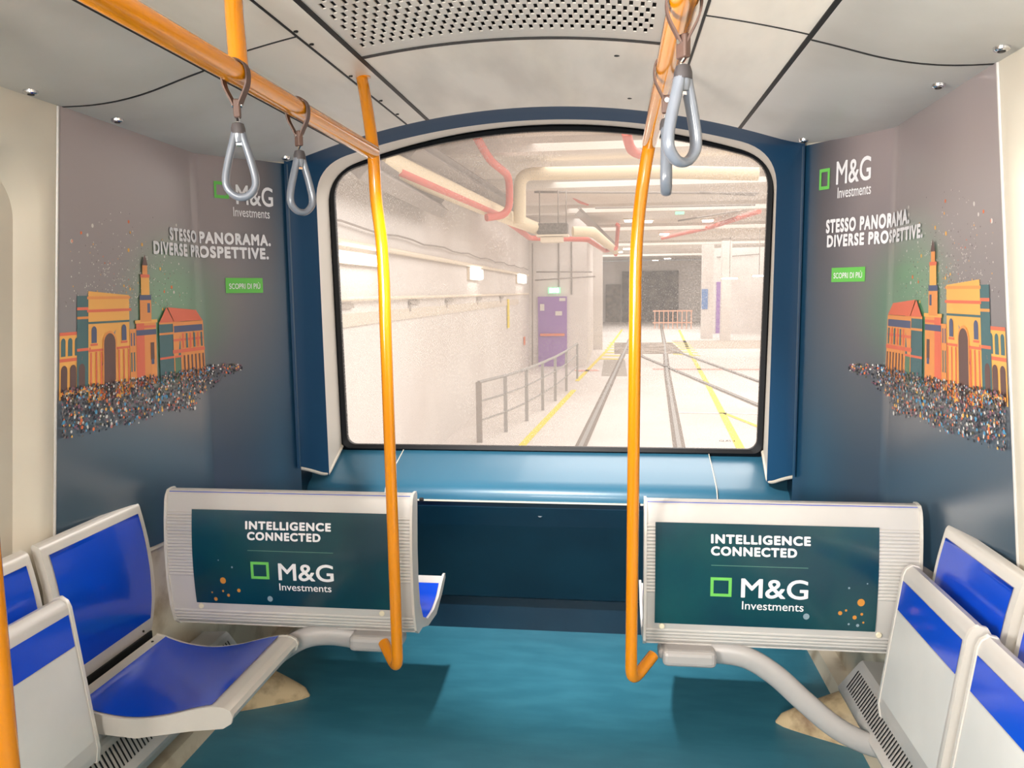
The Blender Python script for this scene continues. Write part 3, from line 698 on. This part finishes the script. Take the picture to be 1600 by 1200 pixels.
# ------------------------------------------------------------------ side seats
def side_seat(sd, ya, yb, folded, lab):
    """seat against the side wall sd, spanning ya..yb along the car"""
    t = thing('side_seat', lab, 'seat', (sd*1.0, (ya+yb)/2, 0), 'seats along the side walls')
    def X(v): return sd*v
    # back: shell profile (x,z)
    front = smooth_path([(1.226, .903, 0), (1.207, .896, 0), (1.198, .87, 0), (1.180, .78, 0), (1.170, .68, 0), (1.172, .58, 0), (1.185, .50, 0), (1.192, .475, 0)], 5)
    front = [(p.x, p.y) for p in front]
    shell = [(X(a), b) for a, b in front]+[(X(1.206), .47), (X(1.200), .6), (X(1.206), .78), (X(1.230), .895)]
    mb = MB(); mb.prism(shell, 1, ya, yb, True); mb.build('back_shell', M_alu2, t, 50)
    sel = [p for p in front if .515 < p[1] < .875]
    mb = MB(); mb.grid([[(X(a-.003), y, b) for a, b in sel] for y in (ya+.022, (ya+yb)/2, yb-.022)])
    mb.grid([[(X(a-.003), y, b), (X(a+.003), y, b)] for y in (ya+.022, yb-.022) for a, b in (sel[0], sel[-1])][:0] or [[(X(sel[0][0]-.003), ya+.022, sel[0][1]), (X(sel[0][0]-.003), yb-.022, sel[0][1])], [(X(sel[0][0]+.003), ya+.022, sel[0][1]), (X(sel[0][0]+.003), yb-.022, sel[0][1])]])
    mb.build('back_pad', M_blue, t)
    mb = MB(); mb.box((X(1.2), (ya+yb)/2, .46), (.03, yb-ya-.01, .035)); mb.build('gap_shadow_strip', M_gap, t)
    for y in (ya+.055, yb-.055):
        mb = MB(); mb.disc((X(1.183), y, .497), (-sd, 0, .2), .004, .003, 10); mb.build('screw', M_scr, t)
    # pan in its own coordinates: d = distance from pivot, h = height over it
    topc = smooth_path([(0, .020, 0), (.03, .012, 0), (.10, -.010, 0), (.19, -.020, 0), (.28, -.010, 0), (.36, .010, 0), (.42, .022, 0), (.455, .020, 0)], 5)
    topc = [(p.x, p.y) for p in topc]
    rim = [(.470, .012), (.476, -.002), (.470, -.018), (.45, -.030), (.36, -.038), (.2, -.060), (.06, -.050), (0, -.03)]
    if not folded:
        def pt(d, h): return (X(1.170-d), .445+h+.028*d)
    else:
        def pt(d, h):          # turned up: d goes up, top side faces the wall
            return (X(1.135-.055+.10*d*.75+h*.4+.0), .365+d*.885)
    if folded:
        prof = [(X(1.052), .34), (X(1.046), .375), (X(1.096), .755), (X(1.103), .772), (X(1.118), .782), (X(1.134), .778), (X(1.143), .762), (X(1.135), .60), (X(1.118), .45), (X(1.10), .35), (X(1.075), .335)]
        prof = [(p[0], p[1]) for p in prof]
        mb = MB(); mb.prism(prof, 1, ya+.006, yb-.006, True); mb.build('folded_pan', M_alu, t, 35)
        def face_x(z): return 1.046+.05*(z-.375)/.38
        mb = MB(); mb.grid([[(X(face_x(z)-.002), y, z) for y in (ya+.022, yb-.016)] for z in (.658, .742)]); mb.build('blue_strip', M_blue, t)
        mb = MB(); mb.grid([[(X(face_x(z)-.0012), y, z) for y in (ya+.022, yb-.016)] for z in (.40, .655)]); mb.build('underside_panel', mat('underside_grey', (196, 196, 194), .4, 0, (206, 205, 202), 3), t)
        ext = [(X(a+.0), b) for a, b in ((1.098, .757), (1.104, .774), (1.118, .784), (1.133, .781))]
        mb = MB()
        for y0_, y1_ in ((ya, ya+.010), (yb-.010, yb)):
            mb = MB(); mb.prism([(X(1.049), .335), (X(1.043), .375), (X(1.093), .757), (X(1.101), .775), (X(1.118), .786), (X(1.136), .782), (X(1.147), .763), (X(1.139), .60), (X(1.122), .45), (X(1.104), .35), (X(1.075), .33)], 1, y0_, y1_, True)
            mb.build('pan_end_cap', M_alu2, t, 35)
        hx, hz = 1.10, .365
    else:
        prof = [pt(*p) for p in topc]+[pt(*p) for p in rim]
        mb = MB(); mb.prism(prof, 1, ya+.006, yb-.006, True); mb.build('seat_pan', M_alu2, t, 35)
        pr2 = [pt(d, h+.002) for d, h in topc]+[pt(d, h-.0) for d, h in [(.472, .014), (.479, -.002), (.473, -.022), (.45, -.036), (.36, -.046), (.2, -.072), (.06, -.060), (0, -.04)]]
        mb = MB()
        for y0_, y1_ in ((ya, ya+.008), (yb-.008, yb)): mb = MB(); mb.prism(pr2, 1, y0_, y1_, True); mb.build('pan_end_cap', M_alu2, t, 35)
        sel = [p for p in topc if .034 < p[0] < .418]
        sel = [(.034, .0125)]+sel+[(.418, .0225)]
        mb = MB(); mb.grid([[(pt(d, h+.0035)[0], y, pt(d, h+.0035)[1]) for d, h in sel] for y in (ya+.010, (ya+yb)/2, yb-.010)]); mb.build('seat_pad', M_blue, t)
        for y in (ya+.055, yb-.055):
            p = pt(.016, .018); mb = MB(); mb.disc((p[0], y, p[1]), (0, 0, 1), .004, .003, 10); mb.build('screw', M_scr, t)
        hx, hz = 1.12, .39
    mb = MB()
    for y0_, y1_ in ((ya-.014, ya+.0), (yb, yb+.014)):
        mb = MB(); mb.tube([(X(hx), y0_, hz), (X(hx), y1_, hz)], .034, 22); mb.build('hinge', M_alu, t)
    mb = MB(); mb.box((X(1.165), (ya+yb)/2, .37), (.09, yb-ya-.06, .1), .01); mb.build('wall_bracket', M_alu, t)
L1 = (1.832, 2.272)
side_seat(-1, 1.832, 2.272, False, 'blue and grey side seat with its pan folded down, left wall')
side_seat(-1, 1.352, 1.792, True, 'blue and grey side seat folded up, left wall behind the yellow pole')
side_seat(1, 1.83, 2.245, True, 'blue and grey side seat folded up, right wall next to the bench')
side_seat(1, 1.375, 1.79, True, 'blue and grey side seat folded up, right wall at the bottom right edge')

# ------------------------------------------------------------------ heater covers, fairings, skirting
for sd in (-1, 1):
    t = thing('heater_cover', 'grey slotted heater cover under the %s side seats' % side_name[sd], 'heater cover', (sd*1.1, .6, 0))
    pr = [(sd*1.20, .325), (sd*1.11, .33), (sd*1.10, .322), (sd*1.035, .235), (sd*1.04, .22), (sd*1.10, .14), (sd*1.2, .12)]
    mb = MB(); mb.prism(pr, 1, -1.0, 2.60); mb.build('cover_box', M_alu, t)
    n_ = 70; mb = MB()
    for k in range(100):
        y = 2.56-.0165*k
        a = Vector((sd*1.089, y, .3105)); b = Vector((sd*1.050, y-.012, .258)); o = Vector((-sd*.8, 0, .6))*.0012
        for da in (0,):
            mb.face([a+o, a+o+Vector((0, .006, 0)), b+o+Vector((0, .006, 0)), b+o])
    g = mb.build('grille_slots', M_gap, t)
    mb = MB(); mb.prism([(sd*1.23, .06), (sd*1.14, .055), (sd*1.125, .0), (sd*1.23, 0)], 1, -1.0, 3.40); struct(mb.build('baseboard_'+side_name[sd], M_cream))
    # floor fairing
    rows = []
    for k in range(15):
        q = k/14; x = .875+.30*q; hw_ = .012+.115*q**.8; hh = .02+.16*q**.9
        if k == 0: hw_, hh = .004, .004
        c = 2.775-.05*q
        rows.append([Vector((sd*x, c-hw_*math.cos(a), hh*math.sin(a)**.85)) for a in [PI*j/14 for j in range(15)]])
    mb = MB(); mb.grid(rows); mb.face(rows[-1][::-1]); o = mb.build('floor_fairing', mat('worn_beige', (214, 190, 150), .5, 0, (140, 112, 82), 14, lo=.45, hi=.7))
    tag(o, 'worn beige cone shaped floor fairing beneath the %s transverse bench' % side_name[sd], 'fairing', 'beige floor fairings')

# ------------------------------------------------------------------ the depot hall beyond the window
H_wall = mat('hall_wall', (226, 219, 213), .8, 0, (216, 207, 200), .5)
H_floor = mat('hall_floor', (224, 216, 210), .5, 0, (212, 203, 196), .35)
H_ceil = mat('hall_ceiling', (230, 223, 215), .85, 0, (216, 204, 192), .3)
H_beam = mat('hall_beam', (226, 208, 176), .7); H_cab = mat('hall_cable', (150, 140, 132), .7); H_red = mat('hall_red_pipe', (214, 104, 88), .5)
H_pipe = mat('hall_white_pipe', (232, 218, 196), .5); H_steel = mat('hall_steel', (160, 156, 152), .5, .2); H_dark = mat('hall_dark', (92, 82, 72), .8, 0, (130, 116, 100), 3)
H_yel = mat('hall_yellow', (240, 214, 60), .6); H_pur = mat('hall_purple', (146, 102, 176), .5); H_rail = mat('hall_rail', (150, 138, 128), .35, .4)
H_lamp = mat('hall_lamp_glow', (255, 250, 244), .5, emit=7); H_green = mat('exit_green', (120, 200, 150), .5, emit=1.2); H_orange = mat('hall_orange', (226, 120, 76), .6)
gz = -.9
mb = MB(); mb.box((4, 36, gz-.1), (24, 66, .2)); struct(mb.build('floor_hall', H_floor))
mb = MB(); mb.box((-2.65, 14.7, 1.6), (.3, 22.8, 5.2)); struct(mb.build('wall_hall_left', H_wall))
mb = MB(); mb.box((4.5, 34, 4.15), (15, 62, .3)); hc = struct(mb.build('ceiling_hall', H_ceil))
for y in (9, 13, 17.5, 23, 30, 40, 52):
    mb = MB(); mb.box((4.5, y, 3.9), (15, .35, .25)); mb.build('ceiling_beam', H_ceil, hc)
mb = MB(); mb.box((-1.55, 26.15, 1.55), (1.9, .3, 5.1)); struct(mb.build('wall_hall_door', H_wall))
mb = MB(); mb.box((-.68, 30.32, 1.55), (.18, 8, 5.1)); mb.box((-.45, 33.8, 1.55), (.5, .4, 5.1)); struct(mb.build('wall_hall_pier', H_wall))
mb = MB(); mb.box((4.5, 64, 1.4), (16, .3, 5)); struct(mb.build('wall_hall_end', H_wall))
mb = MB(); mb.box((11.5, 34, 1.4), (.3, 62, 5)); struct(mb.build('wall_hall_right', H_wall))
mb = MB(); mb.box((8.6, 46, 1.4), (6, .3, 5)); struct(mb.build('wall_hall_right_back', H_wall))
mb = MB()
mb.box((3.1, 63.73, 1.1), (4.4, .2, 4.0)); o = mb.build('tunnel_portal', mat('tunnel_dark', (52, 46, 42), .9, 0, (90, 80, 70), 2)); tag(o, 'dark tunnel mouth at the far end of the hall tracks', 'tunnel portal')
mb = MB(); mb.box((.2, 63.7, .6), (1.2, .2, 3)); tag(mb.build('wall_recess', H_dark), 'brownish dark recess left of the tunnel mouth', 'recess')
# doors
def hall_door(x0, x1, y, z1, lab, bar=True):
    t = thing('steel_door', lab, 'door', ((x0+x1)/2, y, gz)); hw = x1-x0
    mb = MB(); mb.box(((x0+x1)/2, y-.04, (gz+z1)/2), (hw, .08, z1-gz)); mb.build('door_leaf', H_pur, t)
    if bar:
        mb = MB(); mb.box(((x0+x1)/2, y-.12, gz+1.05), (hw*.85, .06, .08)); mb.build('push_bar', H_orange, t)
        mb = MB(); mb.box((x0+hw*.72, y-.09, gz+1.75), (.22, .01, .14)); mb.box((x0+hw*.15, y-.09, gz+1.95), (.14, .01, .22)); mb.box((x0+hw*.85, y-.09, z1-.1), (.2, .01, .1)); mb.build('door_notice', H_wall, t)
hall_door(-2.2, -1.25, 26, 1.4, 'purple steel door with orange push bar, behind the guard railing')
hall_door(6.0, 6.7, 45.85, 2.0, 'purple door on the right side of the hall, behind the pillars', False)
t = thing('exit_sign', 'green and white emergency exit sign over the purple door', 'sign', (-1.7, 25.95, 1.5))
mb = MB(); mb.box((-1.66, 25.93, 1.60), (.40, .08, .2), .01); mb.build('sign_box', H_green, t)
mb = MB(); mb.box((-1.66, 25.885, 1.60), (.1, .01, .12)); mb.box((-1.55, 25.885, 1.60), (.07, .01, .13)); mb.box((-1.77, 25.885, 1.60), (.07, .01, .13)); mb.build('pictogram', H_lamp, t)
# wall cables, conduit, lamps on the left wall
for z, nm, r, lab in ((2.27, 'wall_cable', .012, 'sagging cable along the upper left hall wall'), (2.08, 'cable_tray', .035, 'pale cable tray along the left hall wall'), (1.50, 'wall_conduit', .022, 'pale conduit along the left hall wall above the notices')):
    pts = [(-2.44, 5+.7*k, z+(.02*math.sin(k*1.9) if nm == 'wall_cable' else 0)) for k in range(30)]
    mb = MB(); mb.tube(pts, r, 8); o = mb.build(nm, H_cab if nm == 'wall_cable' else H_pipe); tag(o, lab, 'cable' if 'cable' in nm else 'pipe')
mb = MB(); mb.box((-2.49, 14, 1.28), (.02, 18, .14)); tag(mb.build('wall_rail', mat('hall_band', (218, 206, 190), .7)), 'beige band along the left hall wall below the conduit', 'band')
lab_l = ['long glowing tube lamp on the left hall wall, nearest the window', 'square glowing lamp on the left hall wall, second from the window', 'round glowing lamp on the left hall wall near the door corner']
for (y0, y1, z, h), lb in zip(((7.7, 9.1, 1.93, .09), (15.0, 16.1, 1.92, .2), (22.5, 24.2, 1.95, .24)), lab_l):
    t = thing('wall_lamp', lb, 'lamp', (-2.45, (y0+y1)/2, z))
    mb = MB(); mb.box((-2.47, (y0+y1)/2, z), (.06, y1-y0+.1, h+.04)); mb.build('lamp_base', H_pipe, t)
    mb = MB(); mb.box((-2.41, (y0+y1)/2, z), (.07, y1-y0, h), .02); mb.build('diffuser', H_lamp, t)
# small notices hung on conduit
for i, y in enumerate((7.9, 10.8, 13.2, 16.2, 19.5)):
    mb = MB(); mb.box((-2.47, y, 1.43), (.01, .55, .05)); mb.box((-2.47, y-.25, 1.37), (.01, .04, .12)); o = mb.build('wall_notice', mat('notice_grey', (176, 166, 156), .7)); tag(o, 'small grey notice strip hanging below the conduit on the left hall wall', 'notice', 'notice strips on the hall wall')
for y, z, c, lab in ((20.6, 1.0, H_yel, 'narrow yellow upright sign on the left hall wall'), (24.3, .05, H_orange, 'small orange box low on the left hall wall')):
    mb = MB(); mb.box((-2.47, y, z), (.03, .25, .75 if c is H_yel else .25)); tag(mb.build('wall_sign' if c is H_yel else 'call_box', c), lab, 'sign' if c is H_yel else 'box')
# guard railing
fen = thing('guard_railing', 'pale steel guard railing with three rails along the walkway', 'railing', (-1.3, 16, gz))
fp_ = [P(742, 700, 2, gz), P(787, 692, 2, gz), P(822, 670, 2, gz), P(846, 652, 2, gz), P(864, 638, 2, gz), P(882, 620, 2, gz), P(903, 592, 2, gz)]
xs_ = [-1.90, -1.60, -1.36, -1.18, -1.02, -.88, -.74]; ys_ = [12.6, 13.6, 14.8, 16.2, 17.6, 19.4, 22.2]
for k, (x, y) in enumerate(zip(xs_, ys_)):
    mb = MB(); mb.box((x, y, gz+.5), (.06 if k else .09, .06, 1.0)); o = mb.build('post', H_steel if k else H_cab, fen)
for h in (1.0, .68, .36):
    mb = MB(); mb.tube([(x, y, gz+h) for x, y in zip(xs_, ys_)], .028 if h == 1 else .018, 8); mb.build('rail', H_steel, fen)
# floor markings
def strip(pts, wd, nm, m, lab, cat, z=.006, group=None):
    mb = MB()
    P3 = [Vector((p[0], p[1], gz+z)) for p in pts]
    for a, b in zip(P3, P3[1:]):
        n = Vector((-(b-a).y, (b-a).x, 0)).normalized()*wd/2
        mb.face([a+n, b+n, b-n, a-n])
    o = mb.build(nm, m); tag(o, lab, cat, group); return o
strip([(-1.25, 11), (-1.12, 13.2), (-.70, 19.6)], .13, 'yellow_line', H_yel, 'yellow floor line running beside the guard railing', 'floor marking')
strip([(-.72, 21.6), (.0, 33), (.80, 51)], .12, 'yellow_line', H_yel, 'yellow floor line continuing beyond the railing into the hall', 'floor marking')
strip([(2.18, 11), (2.25, 12.5), (2.72, 21), (3.38, 33.8), (4.3, 50)], .13, 'yellow_line', H_yel, 'yellow floor line right of the tracks', 'floor marking')
strip([(2.47, 16.0), (3.4, 12.2)], .1, 'yellow_line', H_yel, 'short yellow line branching off to the right', 'floor marking')
strip([(1.5, 16), (5, 15.85)], .1, 'white_line', mat('hall_whiteline', (250, 248, 244), .5), 'white cross line on the hall floor right of the track', 'floor marking')
strip([(-.9, 24.4), (-.2, 24.6)], .5, 'red_marking', mat('hall_redmark', (230, 170, 156), .7), 'faded red floor patch near the railing end', 'floor marking')
strip([(1.5, 25), (7, 24.8)], .4, 'red_marking', mat('hall_redmark', (230, 170, 156), .7), 'faded red band across the floor right of the track', 'floor marking')
mb = MB()
for k in range(7):
    y = 28.6+1.5*k; x0 = -.25+.05*k
    mb.face([(x0, y, gz+.007), (x0+.9, y-.2, gz+.007), (x0+.9, y+.3, gz+.007), (x0, y+.5, gz+.007)])
tag(mb.build('hatched_marking', H_yel), 'yellow hatched floor marking left of the track pit', 'floor marking')
mb = MB()
for k in range(6):
    y = 30+1.4*k; x0 = 2.55+.05*k
    mb.face([(x0, y+.8, gz+.007), (x0+.95, y, gz+.007), (x0+.95, y+.4, gz+.007), (x0, y+1.2, gz+.007)])
tag(mb.build('hatched_marking', H_yel), 'yellow hatched floor marking right of the track pit', 'floor marking')
# rails
def railt(pts, lab):
    t = thing('track_rail', lab, 'rail', (pts[0][0], pts[0][1], gz))
    P3 = [Vector((p[0], p[1], gz)) for p in pts]; mb = MB(); g = MB()
    for a, b in zip(P3, P3[1:]):
        n = Vector((-(b-a).y, (b-a).x, 0)).normalized()
        for k, w_, z, m_ in ((0, .07, .02, mb), (0, .19, .009, g)):
            m_.face([a+n*w_/2+Vector((0, 0, z)), b+n*w_/2+Vector((0, 0, z)), b-n*w_/2+Vector((0, 0, z)), a-n*w_/2+Vector((0, 0, z))])
    mb.build('rail_head', H_steel, t); g.build('rail_groove', mat('groove', (128, 116, 106), .7), t)
railt([(-.36, 9), (-.225, 12.4), (.3, 23.5), (.876, 36), (1.9, 58)], 'left rail of the main hall track')
railt([(1.12, 9), (1.303, 12.2), (1.85, 23.5), (2.55, 36), (3.6, 57)], 'right rail of the main hall track')
railt([(3.34+1.6, 11), (3.341, 17), (1.365, 29.6), (.9, 36)], 'branch rail crossing the main track towards the lower right')
railt([(5.6, 16), (4.14, 21.5), (2.59, 33.9)], 'upper branch rail towards the right')
mb = MB(); mb.box((1.65, 34.5, gz+.004), (2.7, 6.8, .012)); tag(mb.build('track_pit', mat('pit_grey', (120, 106, 94), .8, 0, (176, 160, 146), 2)), 'dark track pit crossing under the rails', 'pit')
mb = MB(); mb.box((.30, 25.6, gz+.003), (.75, 5.4, .008)); tag(mb.build('floor_grating', mat('grating', (170, 160, 150), .7)), 'grey floor grating beside the left rail', 'grating')
mb = MB(); mb.box((5.2, 36.6, gz+.003), (4.2, 5.6, .006)); tag(mb.build('floor_shade', mat('shade', (188, 174, 160), .8)), 'grey patch of shade on the floor right of the pit', 'floor plate')  # shade on the floor, put in as a thin grey slab
# pillars and barriers on the right
for x, y, w_, lab in ((4.95, 41, .55, 'pale hall pillar right of the tracks, nearer the tunnel'), (5.65, 39.4, .45, 'pale hall pillar right of the tracks, nearer the window')):
    mb = MB(); mb.box((x, y, 1.55), (w_, .5, 4.9)); tag(mb.build('hall_pillar', H_wall), lab, 'pillar', 'hall pillars')
mb = MB(); mb.box((4.80, 40.73, 1.1), (.3, .05, 1.0)); tag(mb.build('blue_sign', mat('hall_blue', (84, 130, 190), .5)), 'small blue sign on the hall pillar', 'sign')
mb = MB()
for k in range(9): mb.box((2.9+.28*k, 52-.1*k, gz+.6), (.06, .06, 1.2))
for h in (.4, 1.15): mb.box((4.0, 51.6, gz+h), (2.5, .05, .08))
tag(mb.build('site_barrier', mat('barrier_orange', (228, 170, 140), .6)), 'pale orange barrier in front of the tunnel mouth', 'barrier')
# overhead: ducts, red pipes, fan unit
def pipe(pts, r, nm, m, lab, cat='pipe', n=10):
    mb = MB(); mb.tube(fillet(pts, .25, 5) if len(pts) > 2 else pts, r, n); tag(mb.build(nm, m), lab, cat)
a, b, c, d = P(585, 246, 2, 3.0), P(800, 342, 2, 3.0), P(808, 342, 2, 2.95), P(808, 275, 1, 14.6)
pipe([a, b, b+Vector((.4, 4, 0))], .14, 'ventilation_duct', H_beam, 'long cream ventilation duct running under the hall ceiling', 'duct')
pipe([P(812, 350, 1, 15), P(812, 272, 1, 15), P(1010, 268, 1, 15), P(1185, 272, 1, 15)], .12, 'ventilation_duct', H_beam, 'cream duct dropping down and crossing the hall ceiling', 'duct')
pipe([P(745, 215, 1, 12), P(765, 250, 1, 12.4), P(796, 275, 1, 13.5), P(796, 335, 1, 13.5), P(760, 340, 1, 13.2)], .065, 'red_pipe', H_red, 'red sprinkler pipe bending down under the ceiling, near left')
pipe([P(q_[0], q_[1], 2, 2.95) for q_ in ((620, 265), (780, 335), (828, 372), (918, 374), (945, 392), (962, 388))], .07, 'red_pipe', H_red, 'red sprinkler pipe along the left wall top and over the door')
pipe([P(962, 398, 1, 30), P(966, 352, 1, 28), P(962, 350, 1, 28)], .07, 'red_pipe', H_red, 'short red pipe rising beside the yellow pole')
pipe([P(1035, 372, 2, 3.8), P(1110, 355, 2, 3.8), P(1186, 330, 2, 3.8)], .08, 'red_pipe', H_red, 'red sprinkler pipe rising to the right under the ceiling')
pipe([P(978, 205, 1, 11), P(985, 235, 1, 11.5), P(1000, 241, 1, 12)], .07, 'red_pipe', H_red, 'red pipe stub under the ceiling behind the right grab pole')
pipe([P(830, 250, 1, 17), P(905, 315, 1, 22), P(960, 330, 1, 26)], .05, 'red_pipe', H_red, 'red pipe slanting behind the cream duct')
pipe([P(895, 362, 2, 3.0), P(925, 362, 2, 3.0), P(962, 392, 2, 3.0)], .13, 'ventilation_duct', H_beam, 'cream duct stepping down behind the fan unit', 'duct')
for (xa, ya_, xb, yb_, Y, lab) in ((640, 232, 800, 325, 3.3, 'grey cable tray slanting under the ceiling, near left'), (560, 262, 690, 330, 2.75, 'grey cable tray hugging the left wall top'), (905, 335, 960, 385, 3.55, 'grey cable tray stepping down right of the fan unit')):
    p0, p1 = P(xa, ya_, 2, Y), P(xb, yb_, 2, Y)
    mb = MB(); mb.tube([p0, p1], .11, 4); mb.tube([p0+Vector((0, 0, .16)), p1+Vector((0, 0, .16))], .05, 4); tag(mb.build('cable_tray', H_cab), lab, 'cable tray')
fan = thing('fan_unit', 'grey slatted fan unit hanging from the hall ceiling', 'fan unit', tuple(P(864, 350, 1, 18)))
c_ = P(864, 358, 1, 18); mb = MB(); mb.box(c_, (.68, .4, .24), .02); mb.build('fan_body', mat('fan_grey', (92, 84, 76), .7, 0, (120, 112, 104), 20), fan)
mb = MB(); mb.box(c_+Vector((0, 0, -.15)), (.72, .45, .04)); mb.box(c_+Vector((-.02, 0, -.24)), (.5, .35, .12), .01); mb.build('fan_tray', H_pipe, fan)
for dx in (-.3, .12, .3):
    mb = MB(); mb.tube([c_+Vector((dx, 0, .1)), Vector((c_.x+dx, c_.y, 4.0))], .014, 6); mb.build('hanger_rod', H_cab, fan)
for xa, ya_, xb, yb_, Y, lab in ((893, 378, 893, 460, 25.9, 'thin upright conduit over the purple door, left one'), (873, 378, 873, 450, 25.9, 'thin upright conduit over the purple door, middle one'), (838, 425, 925, 425, 25.7, 'horizontal pipe over the purple door'), (832, 380, 832, 570, 25.5, 'upright conduit at the corner of the left hall wall'), (836, 438, 930, 432, 25.6, 'lower horizontal pipe over the purple door')):
    Y = Y+.075 if Y > 25.6 else Y
    mb = MB(); mb.tube([P(xa, ya_, 1, Y), P(xb, yb_, 1, Y)], .025, 6); tag(mb.build('conduit', H_cab), lab, 'pipe')
for xa, ya_, xb, yb_, Y, lab in ((1092, 300, 1180, 305, 22, 'thin crossing conduit high on the right'), (835, 300, 1185, 302, 21, 'thin conduit crossing the whole hall ceiling'), (1060, 345, 1180, 325, 24, 'thin slanting conduit on the right'), (930, 325, 1180, 320, 24, 'thin conduit behind the ceiling lamps'), (1120, 402, 1187, 397, 30, 'pale rail below the lamps on the right')):
    A_, B_ = (P(xa, ya_, 2, 3.84), P(xb, yb_, 2, 3.84)) if ya_ < 380 else (P(xa, ya_, 1, 45.72), P(xb, yb_, 1, 45.72))
    mb = MB(); mb.tube([A_, B_], .03, 6); tag(mb.build('conduit', H_cab), lab, 'pipe')
# ceiling lamps of the hall
lamps = [(913, 287, 15, .28, 'glowing ceiling lamp over the fan unit'), (1135, 283, 15, .28, 'glowing ceiling lamp at the upper right of the window'), (984, 345, 24, .3, 'glowing ceiling lamp just left of the yellow pole, upper'),
         (1012, 346, 26, .3, 'glowing ceiling lamp just right of the yellow pole'), (1106, 345, 24, .3, 'glowing ceiling lamp right of centre'), (1038, 366, 31, .34, 'glowing ceiling lamp near the red pipe'),
         (966, 394, 38, .4, 'glowing ceiling lamp above the tunnel, left one'), (980, 389, 36, .35, 'glowing ceiling lamp above the tunnel, next to the pole'), (1024, 407, 44, .3, 'tiny glowing lamp over the tunnel mouth, left'), (1043, 404, 42, .32, 'tiny glowing lamp over the tunnel mouth, right'),
         (1140, 435, 38, .7, 'glowing lamp between the right pillars'), (1186, 431, 34, .5, 'glowing lamp at the right window edge'), (1155, 323, 22, .12, 'tiny lamp high on the right')]
for x, y, Y, s_, lb in lamps:
    c_ = P(x, y, 2, 3.93) if y < 415 else P(x, y, 1, Y)
    s_ *= c_.y/Y if y < 415 else 1
    t = thing('hall_ceiling_lamp', lb, 'lamp', tuple(c_), 'ceiling lamps in the hall')
    mb = MB(); mb.box(c_+Vector((0, 0, .045)), (s_*1.3, .3, .04)); mb.build('lamp_housing', H_pipe, t)
    mb = MB(); mb.box(c_, (s_, .25, .07), .02); mb.build('diffuser', H_lamp, t)
    if y >= 415: mb = MB(); mb.tube([c_, (c_.x, c_.y, 4.0)], .015, 6); mb.build('hanger_rod', H_cab, t)
t = thing('exit_sign', 'small green exit sign hanging from the hall ceiling', 'sign', tuple(P(1062, 332, 1, 24)))
mb = MB(); mb.box(P(1062, 332, 1, 24), (.26, .06, .12), .01); mb.build('sign_box', H_green, t)
